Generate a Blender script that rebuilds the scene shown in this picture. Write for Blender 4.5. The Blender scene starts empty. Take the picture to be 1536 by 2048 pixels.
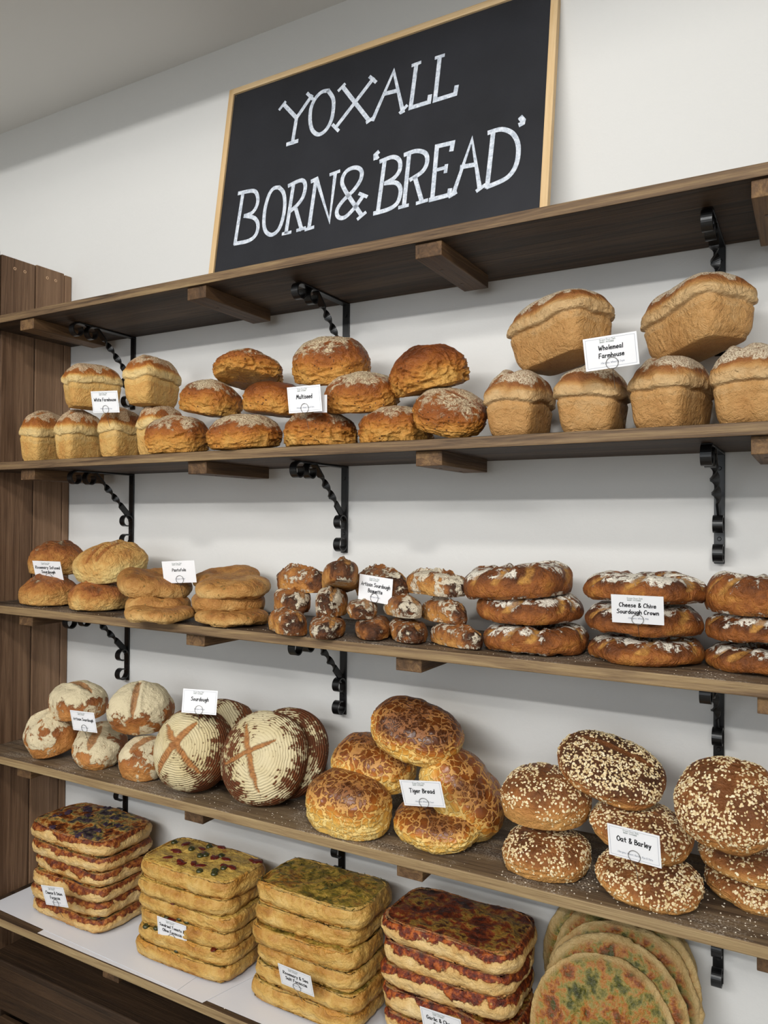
import bpy, math, random
import numpy as np
from mathutils import Vector, Matrix, Euler
C = bpy.context.scene.collection
sc = bpy.context.scene
# ------------------------------------------------------------ camera
cam = bpy.data.objects.new('camera', bpy.data.cameras.new('camera')); C.objects.link(cam); sc.camera = cam
def _camera():
    yaw, pitch, roll = .5136, .0106, .0077
    F = Vector((-math.sin(yaw)*math.cos(pitch), math.cos(yaw)*math.cos(pitch), math.sin(pitch)))
    R = Vector((math.cos(yaw), math.sin(yaw), 0)); U = R.cross(F)
    R2 = R*math.cos(roll)+U*math.sin(roll); U2 = U*math.cos(roll)-R*math.sin(roll)
    M = Matrix((R2, U2, -F)).transposed().to_4x4(); M.translation = Vector((0, -1.5908, 1.0421))
    cam.matrix_world = M
    cam.data.sensor_fit = 'HORIZONTAL'; cam.data.sensor_width = 36; cam.data.lens = 1530.45/1536*36
    cam.data.clip_start = .02
_camera()
# ------------------------------------------------------------ world, lamps, exposure
sc.view_settings.view_transform = 'Standard'; sc.view_settings.look = 'None'; sc.view_settings.gamma = 1
sc.view_settings.exposure = 1.15
w = bpy.data.worlds.new('world'); sc.world = w; w.use_nodes = True
w.node_tree.nodes['Background'].inputs[0].default_value = (.8, .87, 1, 1); w.node_tree.nodes['Background'].inputs[1].default_value = .25
def area(name, loc, size, sy, power, col, target):
    l = bpy.data.lights.new(name, 'AREA'); l.shape = 'RECTANGLE'; l.size = size; l.size_y = sy; l.energy = power; l.color = col
    o = bpy.data.objects.new(name, l); C.objects.link(o); o.location = loc
    d = Vector(target)-Vector(loc); o.rotation_euler = d.to_track_quat('-Z', 'Z').to_euler(); return o
area('batten_light', (-.6, -3.6, 2.17), 3.4, .06, 26, (1, .99, .965), (-.6, 0, 1.9))
area('ceiling_spot_light', (.3, -2.0, 2.28), .2, .12, 4.5, (1, .97, .92), (-1.7, -.1, .7)).data.spread = math.radians(110)
area('overhead_fill_light', (-1.6, -3.0, 2.3), 1.8, .9, 30, (1, .99, .97), (-1.4, -2.2, .0))  # added overhead fill, raises the soft light and the bounce onto the ceiling
area('front_fill_light', (-.8, -5.5, 1.4), 4.6, 1.8, 30, (.86, .93, 1), (-.8, 0, 1.3))  # added cool fill from the front to lift the shadows; no window here
# ------------------------------------------------------------ helpers
def finish(o, label=None, cat=None, group=None, kind=None):
    if label: o['label'] = label
    if cat: o['category'] = cat
    if group: o['group'] = group
    if kind: o['kind'] = kind
    return o
def empty(name, loc, label, cat, group=None, rot=(0, 0, 0)):
    o = bpy.data.objects.new(name, None); C.objects.link(o); o.location = loc; o.rotation_euler = rot; o.empty_display_size = .02
    return finish(o, label, cat, group)
def mesh_obj(name, V, F, m, parent=None, smooth=False, attr=None):
    V = np.asarray(V, dtype=np.float32); me = bpy.data.meshes.new(name)
    if isinstance(F, np.ndarray):
        k = F.shape[1]; me.vertices.add(len(V)); me.vertices.foreach_set('co', V.ravel()); me.loops.add(F.size)
        me.loops.foreach_set('vertex_index', F.astype(np.int32).ravel()); me.polygons.add(len(F))
        me.polygons.foreach_set('loop_start', np.arange(0, F.size, k, dtype=np.int32)); me.update(calc_edges=True)
    else: me.from_pydata(V.tolist(), [], F); me.update()
    if smooth: me.polygons.foreach_set('use_smooth', [True]*len(me.polygons))
    if attr is not None:
        a = me.color_attributes.new('m', 'FLOAT_COLOR', 'POINT'); a.data.foreach_set('color', np.asarray(attr, dtype=np.float32).ravel())
    me.validate(); me.materials.append(m)
    o = bpy.data.objects.new(name, me); C.objects.link(o)
    if parent: o.parent = parent
    return o
class MB:
    """collects boxes, tubes and ribbons into one mesh"""
    def __init__(s): s.v = []; s.f = []
    def add(s, V, F):
        n = len(s.v); s.v += [tuple(map(float, p)) for p in V]; s.f += [tuple(int(i)+n for i in q) for q in F]
    def box(s, a, b, bev=0, M=None):
        x0, y0, z0 = a; x1, y1, z1 = b; bm = bmesh.new(); bmesh.ops.create_cube(bm, size=1)
        for v in bm.verts: v.co = Vector(((x0+x1)/2+v.co.x*(x1-x0), (y0+y1)/2+v.co.y*(y1-y0), (z0+z1)/2+v.co.z*(z1-z0)))
        if bev: bmesh.ops.bevel(bm, geom=bm.edges[:], offset=bev, segments=2, affect='EDGES', profile=.5)
        if M is not None: bmesh.ops.transform(bm, matrix=M, verts=bm.verts)
        bm.verts.ensure_lookup_table(); s.add([v.co for v in bm.verts], [[v.index for v in f.verts] for f in bm.faces]); bm.free(); return s
    def strip(s, pts, sides, cap=True):
        """sweep: pts = list of centre points, sides = list of lists of offset vectors"""
        n = len(s.v); k = len(sides[0])
        for p, sd in zip(pts, sides):
            for o in sd: s.v.append(tuple(Vector(p)+Vector(o)))
        for i in range(len(pts)-1):
            for j in range(k):
                a = n+i*k+j; b = n+i*k+(j+1) % k; s.f.append((a, b, b+k, a+k))
        if cap: s.f.append(tuple(n+j for j in range(k))[::-1]); s.f.append(tuple(n+(len(pts)-1)*k+j for j in range(k)))
        return s
    def tube(s, pts, r, k=8):
        pts = [Vector(p) for p in pts]; sides = []
        up = None
        for i, p in enumerate(pts):
            t = (pts[min(i+1, len(pts)-1)]-pts[max(i-1, 0)]).normalized()
            if up is None: up = t.orthogonal().normalized()
            up = (up-t*up.dot(t)).normalized(); b = t.cross(up)
            rr = r[i] if isinstance(r, (list, tuple)) else r
            sides.append([up*rr*math.cos(2*math.pi*j/k)+b*rr*math.sin(2*math.pi*j/k) for j in range(k)])
        return s.strip(pts, sides)
    def ribbon(s, pts, wd, zoff=0, closed=False, square=False):
        """flat pen stroke in the local xz plane, facing -y"""
        P = [np.array(p, float) for p in pts]; n = len(s.v); L = []; m = len(P)
        if square:
            P[0] = P[0]-(P[1]-P[0])/np.linalg.norm(P[1]-P[0])*wd*.3; P[-1] = P[-1]+(P[-1]-P[-2])/np.linalg.norm(P[-1]-P[-2])*wd*.3
        for i in range(m):
            a = P[i]-P[i-1] if i > 0 else P[1]-P[0]; b = P[i+1]-P[i] if i < m-1 else a
            a = a/(np.linalg.norm(a)+1e-9); b = b/(np.linalg.norm(b)+1e-9); t = a+b; t = t/(np.linalg.norm(t)+1e-9)
            nn = np.array([-t[1], t[0]]); c = max(.55, abs(float(t@a))); L.append((P[i]+nn*wd/2/c, P[i]-nn*wd/2/c))
        for a, b in L: s.v.append((a[0], -zoff, a[1])); s.v.append((b[0], -zoff, b[1]))
        for i in range(m-1): s.f.append((n+2*i, n+2*i+2, n+2*i+3, n+2*i+1))
        if not square:
            for p in (P[0], P[-1]):
                q = len(s.v)
                for j in range(8): s.v.append((p[0]+wd/2*math.cos(j*math.pi/4), -zoff-.00001, p[1]+wd/2*math.sin(j*math.pi/4)))
                s.f.append(tuple(range(q, q+8))[::-1])
        return s
    def build(s, name, m, parent=None, smooth=False):
        o = mesh_obj(name, s.v, s.f, m, parent, smooth)
        return o
import bmesh
def smooth_pts(P, k=6):
    P = [np.array(p, float) for p in P]; out = []
    for i in range(len(P)-1):
        p0 = P[max(i-1, 0)]; p1 = P[i]; p2 = P[i+1]; p3 = P[min(i+2, len(P)-1)]
        for j in range(k):
            t = j/k; out.append(.5*((2*p1)+(-p0+p2)*t+(2*p0-5*p1+4*p2-p3)*t*t+(-p0+3*p1-3*p2+p3)*t**3))
    out.append(P[-1]); return out
# ------------------------------------------------------------ materials
def lin(h):
    h = h.lstrip('#'); c = [int(h[i:i+2], 16)/255 for i in (0, 2, 4)]
    return tuple(x/12.92 if x <= .04045 else ((x+.055)/1.055)**2.4 for x in c)+(1,)
class NT:
    def __init__(s, name):
        s.m = bpy.data.materials.new(name); s.m.use_nodes = True; s.t = s.m.node_tree; s.b = s.t.nodes['Principled BSDF']
        s.b.inputs['Specular IOR Level'].default_value = .3
    def n(s, typ, **k):
        x = s.t.nodes.new(typ)
        for a, b in k.items(): setattr(x, a, b)
        return x
    def set(s, sock, v):
        if hasattr(v, 'is_linked') or isinstance(v, bpy.types.NodeSocket): s.t.links.new(v, sock)
        else: sock.default_value = v
    def math(s, op, a, b=0, c=0, clamp=False):
        x = s.n('ShaderNodeMath', operation=op); x.use_clamp = clamp; s.set(x.inputs[0], a); s.set(x.inputs[1], b)
        if op in ('MULTIPLY_ADD',): s.set(x.inputs[2], c)
        return x.outputs[0]
    def ramp(s, f, stops, interp='LINEAR'):
        x = s.n('ShaderNodeValToRGB'); x.color_ramp.interpolation = interp; e = x.color_ramp.elements
        while len(e) < len(stops): e.new(.5)
        for q, (p, h) in zip(e, stops): q.position = p; q.color = lin(h) if isinstance(h, str) else h
        s.set(x.inputs[0], f); return x.outputs[0]
    def step(s, x, a, b):
        r = s.n('ShaderNodeMapRange', interpolation_type='SMOOTHSTEP'); s.set(r.inputs[0], x); s.set(r.inputs[1], a); s.set(r.inputs[2], b); return r.outputs[0]
    def mix(s, f, a, b):
        x = s.n('ShaderNodeMix', data_type='RGBA'); s.set(x.inputs[0], f)
        s.set(x.inputs[6], lin(a) if isinstance(a, str) else a); s.set(x.inputs[7], lin(b) if isinstance(b, str) else b); return x.outputs[2]
    def noise(s, co, sc_, det=3, rough=.5, dist=0, out=0):
        x = s.n('ShaderNodeTexNoise'); s.set(x.inputs['Vector'], co); x.inputs['Scale'].default_value = sc_; x.inputs['Detail'].default_value = det
        x.inputs['Roughness'].default_value = rough; x.inputs['Distortion'].default_value = dist; return x.outputs[out]
    def voro(s, co, sc_, feat='F1', rnd=1.):
        x = s.n('ShaderNodeTexVoronoi', feature=feat); s.set(x.inputs['Vector'], co); x.inputs['Scale'].default_value = sc_; x.inputs['Randomness'].default_value = rnd; return x.outputs
    def coord(s, rand=True, scale=None):
        o = s.n('ShaderNodeTexCoord').outputs['Object']
        if scale: 
            v = s.n('ShaderNodeVectorMath', operation='MULTIPLY'); s.set(v.inputs[0], o); v.inputs[1].default_value = scale; o = v.outputs[0]
        if rand:
            r = s.n('ShaderNodeObjectInfo').outputs['Random']; v = s.n('ShaderNodeVectorMath', operation='SCALE'); v.inputs[0].default_value = (3.7, 5.1, 2.3)
            s.set(v.inputs[3], s.math('MULTIPLY', r, 7)); a = s.n('ShaderNodeVectorMath', operation='ADD'); s.set(a.inputs[0], o); s.set(a.inputs[1], v.outputs[0]); o = a.outputs[0]
        return o
    def vadd(s, a, b, k):
        m = s.n('ShaderNodeVectorMath', operation='SCALE'); s.set(m.inputs[0], b); m.inputs[3].default_value = k
        v = s.n('ShaderNodeVectorMath', operation='ADD'); s.set(v.inputs[0], a); s.set(v.inputs[1], m.outputs[0]); return v.outputs[0]
    def bump(s, h, dist=.002, strength=1.):
        x = s.n('ShaderNodeBump'); x.inputs['Strength'].default_value = strength; x.inputs['Distance'].default_value = dist; s.set(x.inputs['Height'], h)
        s.t.links.new(x.outputs[0], s.b.inputs['Normal'])
    def col(s, c, rough=.6):
        s.set(s.b.inputs['Base Color'], lin(c) if isinstance(c, str) else c); s.set(s.b.inputs['Roughness'], rough); return s.m
def plain(name, c, rough=.6, spec=.3, metal=0):
    t = NT(name); t.b.inputs['Specular IOR Level'].default_value = spec; t.b.inputs['Metallic'].default_value = metal; return t.col(c, rough)
def crust(name, stops, crackc='#c98a4a', flourc='#e8dcc4', A=.5, B=.25, fn=1.5, fl_gain=1., speck=None, bump=.0022, rough=.55, wr=1., flmix=.9, dustth=(.32, .56)):
    t = NT(name); co = t.coord(); at = t.n('ShaderNodeAttribute', attribute_name='m')
    sp = t.n('ShaderNodeSeparateColor'); t.set(sp.inputs[0], at.outputs['Color']); R, G, Bc = sp.outputs
    n1 = t.noise(co, 18, 4, .6); n2 = t.noise(co, 85, 5, .7, .4); n3 = t.noise(co, 420, 3, .6); nw = t.noise(co, 42, 3, .6, 1.5)
    bk = t.math('ADD', R, t.math('ADD', t.math('MULTIPLY', t.math('SUBTRACT', n1, .5), A), t.math('MULTIPLY', t.math('SUBTRACT', n2, .5), B)), clamp=True)
    c = t.ramp(bk, stops)
    if crackc: c = t.mix(t.math('MULTIPLY', Bc, .9), c, t.ramp(n2, [(.3, crackc), (.7, stops[-2][1])]))
    if speck:
        sc_, th, scol = speck; v = t.voro(co, sc_); c = t.mix(t.math('MULTIPLY', t.step(v['Distance'], th, th*.6), t.step(n1, .4, .55)), c, scol)
    f = t.math('ADD', t.math('MULTIPLY', G, fl_gain), t.math('ADD', t.math('MULTIPLY', t.math('SUBTRACT', n2, .5), fn), t.math('MULTIPLY', t.math('SUBTRACT', n1, .5), fn*.7)))
    f = t.math('MULTIPLY', t.step(f, .42, .7), t.step(n3, *dustth)); f = t.math('MULTIPLY', f, t.math('SUBTRACT', 1, t.math('MULTIPLY', Bc, .85)))
    f = t.math('MULTIPLY', f, t.step(G, .02, .2)); f = t.math('MULTIPLY', f, flmix)
    c = t.mix(f, c, flourc); rg = t.math('ADD', rough, t.math('MULTIPLY', f, .35))
    h = t.math('ADD', t.math('ADD', n2, t.math('MULTIPLY', nw, 1.2*wr)), t.math('ADD', t.math('MULTIPLY', n3, .3), t.math('MULTIPLY', f, .15)))
    t.bump(h, bump); return t.col(c, rg)
def boule_mat():
    t = NT('ringed_flour_crust'); o = t.n('ShaderNodeTexCoord').outputs['Object']; co = t.coord(); at = t.n('ShaderNodeAttribute', attribute_name='m')
    sp = t.n('ShaderNodeSeparateColor'); t.set(sp.inputs[0], at.outputs['Color']); R, G, Bc = sp.outputs
    n1 = t.noise(co, 11, 3, .55); n2 = t.noise(co, 90, 5, .65); n3 = t.noise(co, 420, 3, .6)
    s = t.n('ShaderNodeSeparateXYZ'); t.set(s.inputs[0], o); x, y, z = s.outputs
    r = t.math('SQRT', t.math('ADD', t.math('MULTIPLY', x, x), t.math('MULTIPLY', y, y)))
    r = t.math('ADD', t.math('SUBTRACT', r, t.math('MULTIPLY', z, .7)), t.math('MULTIPLY', t.math('SUBTRACT', n1, .5), .03))
    ring = t.math('SINE', t.math('MULTIPLY', r, 900))
    c = t.ramp(t.math('ADD', t.math('MULTIPLY', n2, .5), t.math('MULTIPLY', R, .6)), [(.3, '#92562a'), (.6, '#643619'), (.9, '#3a1e0e')])
    c = t.mix(Bc, c, t.ramp(n2, [(.3, '#b47c44'), (.7, '#84502a')]))
    f = t.math('ADD', t.math('MULTIPLY', ring, .16), t.math('ADD', t.math('MULTIPLY', G, 1.05), t.math('ADD', t.math('MULTIPLY', t.math('SUBTRACT', n1, .5), 2.6), t.math('MULTIPLY', t.math('SUBTRACT', n2, .5), 2.8))))
    f = t.math('MULTIPLY', t.step(f, .22, .5), t.math('SUBTRACT', 1, t.math('MULTIPLY', Bc, .95)))
    f = t.math('MULTIPLY', f, t.math('ADD', .82, t.math('MULTIPLY', n3, .25)), clamp=True)
    c = t.mix(f, c, t.ramp(n1, [(.35, '#c4b284'), (.65, '#d6c8a2')]))
    t.bump(t.math('ADD', t.math('MULTIPLY', ring, .3), t.math('ADD', n2, t.math('MULTIPLY', f, .4))), .0022); return t.col(c, .8)
def tiger_mat():
    t = NT('crackled_tiger_crust'); co = t.coord(); at = t.n('ShaderNodeAttribute', attribute_name='m')
    sp = t.n('ShaderNodeSeparateColor'); t.set(sp.inputs[0], at.outputs['Color']); R, G, Bc = sp.outputs
    n1 = t.noise(co, 14, 3); n2 = t.noise(co, 60, 4, .6); nc = t.noise(co, 45, 3, .6, out=1)
    v = t.voro(t.vadd(co, nc, .026), 58, 'DISTANCE_TO_EDGE')['Distance']; v2 = t.voro(t.vadd(co, nc, .02), 120, 'DISTANCE_TO_EDGE')['Distance']
    bk = t.math('ADD', R, t.math('ADD', t.math('MULTIPLY', t.math('SUBTRACT', n1, .5), .8), t.math('MULTIPLY', t.math('SUBTRACT', n2, .5), .35)), clamp=True)
    patch = t.ramp(bk, [(.05, '#d6aa54'), (.25, '#cc9038'), (.48, '#b06a26'), (.72, '#7c4218'), (1, '#44230f')])
    base = t.ramp(bk, [(.05, '#e2c47a'), (.4, '#dcb264'), (.7, '#c48e48'), (1, '#84522a')])
    wd = t.math('ADD', .02, t.math('MULTIPLY', t.step(n2, .33, .72), .24)); line = t.step(v, wd, t.math('MULTIPLY', wd, .45))
    line2 = t.math('MULTIPLY', t.step(v2, .12, .05), t.step(n1, .5, .62))
    ln = t.math('MAXIMUM', line, t.math('MULTIPLY', line2, .7)); c = t.mix(ln, patch, base)
    t.bump(t.math('ADD', t.math('MULTIPLY', n2, .6), t.math('SUBTRACT', 1, ln)), .0018)
    t.b.inputs['Specular IOR Level'].default_value = .5
    return t.col(c, t.math('ADD', .3, t.math('MULTIPLY', ln, .3)))
def focaccia_mat(name, dough, topc, cover, sidecov, sidec, glow=.35):
    """dough ramp, topping ramp on the top face, baked cheese running over the upper edge of the sides"""
    t = NT(name); co = t.coord(); at = t.n('ShaderNodeAttribute', attribute_name='m')
    sp = t.n('ShaderNodeSeparateColor'); t.set(sp.inputs[0], at.outputs['Color']); R, G, Bc = sp.outputs; hn = at.outputs['Alpha']
    n1 = t.noise(co, 22, 4, .6); n2 = t.noise(co, 85, 4, .6); n3 = t.noise(co, 300, 2, .6); nb = t.noise(co, 9, 2, .5, .6)
    bk = t.math('ADD', R, t.math('ADD', t.math('MULTIPLY', t.math('SUBTRACT', n1, .5), .8), t.math('MULTIPLY', t.math('SUBTRACT', n2, .5), .35)), clamp=True)
    c = t.ramp(bk, dough)
    tn = t.math('ADD', t.math('MULTIPLY', n1, .7), t.math('MULTIPLY', n2, .3))
    ft = t.math('MULTIPLY', G, t.step(t.math('ADD', nb, t.math('MULTIPLY', n2, .3)), .62-cover*.5, .72-cover*.5))
    c = t.mix(ft, c, t.ramp(tn, topc))
    side = t.math('MULTIPLY', t.math('SUBTRACT', 1, G), t.step(t.math('ADD', hn, t.math('ADD', t.math('MULTIPLY', t.math('SUBTRACT', n1, .5), 1.1), t.math('MULTIPLY', t.math('SUBTRACT', nb, .5), .9))), 1.0-sidecov*.5, 1.06-sidecov*.5))
    c = t.mix(side, c, t.ramp(n2, sidec))
    t.bump(t.math('ADD', t.math('ADD', n2, t.math('MULTIPLY', n1, 1.5)), t.math('ADD', t.math('MULTIPLY', n3, .25), t.math('MULTIPLY', t.math('ADD', ft, side), .3))), .005)
    t.b.inputs['Specular IOR Level'].default_value = glow
    return t.col(c, t.math('SUBTRACT', .55, t.math('MULTIPLY', ft, .15)))
def wood(name, stops, ax=0, sc_=1., rough=.6, bump=.0008, dust=0, knots=True):
    t = NT(name); s = [60, 60, 60]; s[ax] = 2.6; co = t.coord(True, tuple(q*sc_ for q in s)); o = t.coord(False)
    nd = t.noise(co, .16, 2, .5, out=1); co2 = t.vadd(co, nd, 3.)
    n1 = t.noise(co2, 1., 5, .65, .8); n2 = t.noise(co, 4, 4, .7); nb = t.noise(co, .12, 3, .6)
    f = t.math('ADD', t.math('MULTIPLY', t.math('SUBTRACT', n1, .5), .75), t.math('ADD', t.math('MULTIPLY', t.math('SUBTRACT', n2, .5), .3), nb))
    c = t.ramp(f, stops)
    if dust:
        a = t.noise(o, 9, 3, .6); b = t.noise(o, 260, 3, .7); g = t.n('ShaderNodeNewGeometry').outputs['Normal']; sz = t.n('ShaderNodeSeparateXYZ'); t.set(sz.inputs[0], g)
        d = t.math('MULTIPLY', t.math('MULTIPLY', t.step(a, .44, .66), t.step(b, .46, .64)), t.step(sz.outputs[2], .5, .9)); c = t.mix(t.math('MULTIPLY', d, dust), c, '#cfc6b8')
    t.bump(t.math('ADD', n1, t.math('MULTIPLY', n2, .4)), bump*3); return t.col(c, rough)
M = {}
M['wall'] = (lambda t: (t.bump(t.noise(t.coord(False), 60, 4, .6), .0006), t.col('#d4d3d0', .75))[1])(NT('painted_wall'))
M['ceiling'] = plain('painted_ceiling', '#e2e0dc', .9)
M['room'] = plain('room_paint', '#d8d5d0', .9)
M['floor'] = wood('floor_boards', [(.3, '#8a8680'), (.7, '#a8a49c')], 0)
M['shelf'] = wood('stained_shelf_wood', [(.28, '#2a2019'), (.44, '#493a2c'), (.56, '#63513d'), (.75, '#7c684e')], 0, dust=.6)
M['shelf_plain'] = wood('stained_shelf_wood_clean', [(.28, '#1d150f'), (.45, '#33261b'), (.57, '#473626'), (.75, '#5e4a35')], 0)
M['edge'] = wood('paler_shelf_edge', [(.28, '#3f2f21'), (.42, '#6a543c'), (.56, '#87704f'), (.75, '#a08a64')], 0)  # paler brown than the boards, used on their front faces
M['cleat'] = wood('cleat_wood', [(.3, '#3c2a19'), (.5, '#59412a'), (.75, '#846642')], 1)
M['panel'] = wood('upright_panel_wood', [(.3, '#59412e'), (.46, '#745943'), (.6, '#866950'), (.8, '#987a62')], 2, .8)
M['crate'] = wood('dark_crate_wood', [(.3, '#20160e'), (.5, '#352517'), (.75, '#4a3624')], 0)
M['black'] = plain('black_painted_iron', '#0a0a0b', .35, .5)
M['paper'] = plain('white_parchment_paper', '#dcdde2', .45, .4)
M['card'] = plain('white_card_stock', '#e2e2e4', .4, .4)
M['ink'] = plain('black_ink', '#17171a', .6); M['grey_ink'] = plain('grey_green_ink', '#7c8681', .6); M['line_ink'] = plain('thin_grey_ink', '#8e93a0', .6)
M['wire'] = plain('steel_wire', '#7a7670', .3, .5, .9)
M['chalkboard'] = (lambda t: (t.bump(t.noise(t.coord(False), 300, 3), .0002), t.col(t.ramp(t.noise(t.coord(False), 5, 4, .6), [(.3, '#1c1d21'), (.7, '#26272c')]), .55))[1])(NT('chalkboard_slate'))
M['chalk'] = (lambda t: t.col(t.ramp(t.noise(t.coord(False), 120, 5, .75), [(.3, '#8f99a8'), (.5, '#c3cad4'), (.7, '#e6e9ee')]), .9))(NT('white_chalk_pen'))
M['pine'] = wood('pale_pine_frame', [(.3, '#c4a06e'), (.5, '#d2b284'), (.75, '#dec298')], 0)
M['pine_v'] = wood('pale_pine_frame_upright', [(.3, '#c4a06e'), (.5, '#d2b284'), (.75, '#dec298')], 2)
M['screw'] = plain('screw_hole', '#c9a684', .6); M['screw_dark'] = plain('screw_head', '#4a3524', .5)
M['white'] = crust('white_tin_crust', [(0, '#d9bd84'), (.3, '#cea35e'), (.5, '#be8442'), (.75, '#a06026'), (1, '#82461a')], crackc='#b87434', flourc='#e4d2ae', A=.4, B=.3, fl_gain=.95, bump=.005, flmix=.7)
M['wholemeal'] = crust('wholemeal_tin_crust', [(0, '#c3a274'), (.3, '#b68a54'), (.55, '#a47440'), (.8, '#8a562c'), (1, '#6a3e1e')], crackc='#9a5c2e', flourc='#ded0b4', A=.4, B=.4, fl_gain=1.25, bump=.005, flmix=.85)
M['multiseed'] = crust('seeded_crust', [(0, '#c99a50'), (.3, '#b87c34'), (.55, '#9c5c24'), (.8, '#7c421a'), (1, '#5c2e12')], crackc='#6e3a1a', flourc='#dccba8', A=.6, B=.5, speck=(95, .24, '#5a3416'), bump=.005, rough=.42)
M['rosemary'] = crust('rosemary_crust', [(0, '#dcc07e'), (.3, '#cfa25e'), (.55, '#b57c3e'), (.8, '#96582a'), (1, '#5e3518')], crackc='#a46a34', flourc='#e0d2ae', A=.7, B=.6, bump=.007)
M['pantofola'] = crust('pantofola_crust', [(0, '#cfae74'), (.3, '#c09558'), (.55, '#ab7a40'), (.8, '#8e5c2c'), (1, '#6c421e')], crackc='#9a6a34', flourc='#dac8a0', A=.9, B=.6, speck=(60, .22, '#7e6230'), bump=.005)
M['baguette'] = crust('baguette_crust', fn=3.2, stops= [(0, '#d0a05c'), (.35, '#b57c3e'), (.6, '#8e582c'), (.8, '#623a1e'), (1, '#382012')], crackc='#cf9650', flourc='#d8ccb4', A=1., B=.7, fl_gain=.95, bump=.005, dustth=(.25, .45))
M['crown'] = crust('crown_crust', fn=3., stops= [(0, '#cb9a56'), (.3, '#b27836'), (.55, '#925626'), (.78, '#6e3e1c'), (1, '#462410')], crackc='#cf9a4c', flourc='#e8e0d0', A=.9, B=.7, fl_gain=.9, bump=.005, rough=.5, dustth=(.3, .42), flmix=1.)
M['artisan'] = crust('artisan_crust', fn=2.4, stops= [(0, '#d3a465'), (.35, '#bd8145'), (.6, '#9a5e2c'), (.8, '#74421e'), (1, '#4c2a14')], crackc='#b97e42', flourc='#d4c6a4', A=.7, B=.4, fl_gain=1.3, bump=.004, dustth=(.15, .3), flmix=.95)
M['oat'] = crust('oat_loaf_crust', [(0, '#c89656'), (.3, '#b47c42'), (.55, '#965e30'), (.8, '#6e4222'), (1, '#482a16')], crackc='#7c4a24', flourc='#d8c8a0', A=.6, B=.45, bump=.005, rough=.45)
M['boule'] = boule_mat(); M['tiger'] = tiger_mat()
M['flake'] = (lambda t: t.col(t.ramp(t.n('ShaderNodeAttribute', attribute_name='m').outputs['Fac'], [(0, '#a98a58'), (.5, '#d9c294'), (1, '#ece0bf')]), .7))(NT('oat_flake'))
D1 = [(0, '#dcc292'), (.35, '#cfac70'), (.6, '#b88646'), (.85, '#94622a'), (1, '#6e4018')]
D2 = [(0, '#d2b474'), (.35, '#c29a50'), (.58, '#ac7a34'), (.82, '#8a5820'), (1, '#643c14')]
M['f_onion'] = focaccia_mat('cheese_onion_focaccia', D1, [(.34, '#2e160c'), (.42, '#5e2c12'), (.47, '#96541e'), (.5, '#b89050'), (.54, '#6c6638'), (.58, '#4a3c40'), (.64, '#241a20')], .9, .7, [(.35, '#4e1e0c'), (.5, '#7c3a14'), (.62, '#a8662a')])
M['f_tomato'] = focaccia_mat('tomato_olive_focaccia', D2, [(.35, '#6b2a12'), (.42, '#b08a40'), (.5, '#c9a654'), (.6, '#a8843c'), (.68, '#4c3418')], .45, .1, [(.3, '#a87028'), (.6, '#c08a38')], .45)
M['f_rosemary'] = focaccia_mat('rosemary_focaccia', D2, [(.35, '#4a3a12'), (.45, '#7e6a26'), (.52, '#a8863a'), (.6, '#8a5a20'), (.68, '#4e4a1c')], .8, .1, [(.3, '#a87028'), (.6, '#c08a38')], .45)
M['f_garlic'] = focaccia_mat('garlic_cheese_focaccia', D1, [(.34, '#1f0d08'), (.43, '#40190c'), (.5, '#6e2d12'), (.56, '#8a6a2c'), (.62, '#3a1a0e')], .95, .8, [(.35, '#3e150a'), (.5, '#6e2a10'), (.62, '#a8561c')])
M['flatbread'] = focaccia_mat('pesto_flatbread', [(0, '#c4ab7a'), (.5, '#a88a56'), (1, '#745428')], [(.34, '#26280c'), (.42, '#4c4c18'), (.48, '#85783a'), (.53, '#a0682c'), (.58, '#7a3c16'), (.66, '#40431a')], 1.15, .35, [(.35, '#5c5a1c'), (.5, '#a05a20'), (.62, '#b06a28')])
M['olive'] = plain('olive_flesh', '#3a3a1c', .25, .5); M['tomato'] = plain('sundried_tomato', '#5c1a10', .35, .5); M['onion'] = plain('red_onion', '#3e2e3c', .3, .5)
M['rosemary_leaf'] = plain('rosemary_needle', '#4a4a1e', .6)
M['crumb'] = plain('flour_crumb', '#ddd3c0', .8)
# ------------------------------------------------------------ bread shapes (metres, base at z = 0)
import numpy as np
def _hash(ix, iy, iz, seed):
    h = (ix*374761393 + iy*668265263 + iz*2147483647 + seed*1274126177) & 0xFFFFFFFF
    h = ((h ^ (h >> 13))*1274126177) & 0xFFFFFFFF
    h = ((h ^ (h >> 16))*2246822519) & 0xFFFFFFFF
    return (h ^ (h >> 15)) & 0xFFFFFFFF
def vnoise(p, seed=0):                      # smooth value noise, -1..1
    i = np.floor(p).astype(np.int64); f = p-i; u = f*f*f*(f*(f*6-15)+10)
    def g(dx, dy, dz): return _hash(i[:,0]+dx, i[:,1]+dy, i[:,2]+dz, seed)/2147483648.0-1
    ux, uy, uz = u[:,0], u[:,1], u[:,2]
    a = g(0,0,0)*(1-ux)+g(1,0,0)*ux; b = g(0,1,0)*(1-ux)+g(1,1,0)*ux
    c = g(0,0,1)*(1-ux)+g(1,0,1)*ux; d = g(0,1,1)*(1-ux)+g(1,1,1)*ux
    return (a*(1-uy)+b*uy)*(1-uz)+(c*(1-uy)+d*uy)*uz
def fbm(p, o=3, seed=0):
    s = 0; a = 1; t = 0
    for k in range(o):
        s = s+a*vnoise(p*(2**k)+k*7.3, seed+k*17); t += a; a *= .5
    return s/t
def ridge(p, o=3, seed=0):
    s = 0; a = 1; t = 0
    for k in range(o):
        s = s+a*(1-2*np.abs(vnoise(p*(2**k)+k*5.1, seed+k*31))); t += a; a *= .5
    return s/t
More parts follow.
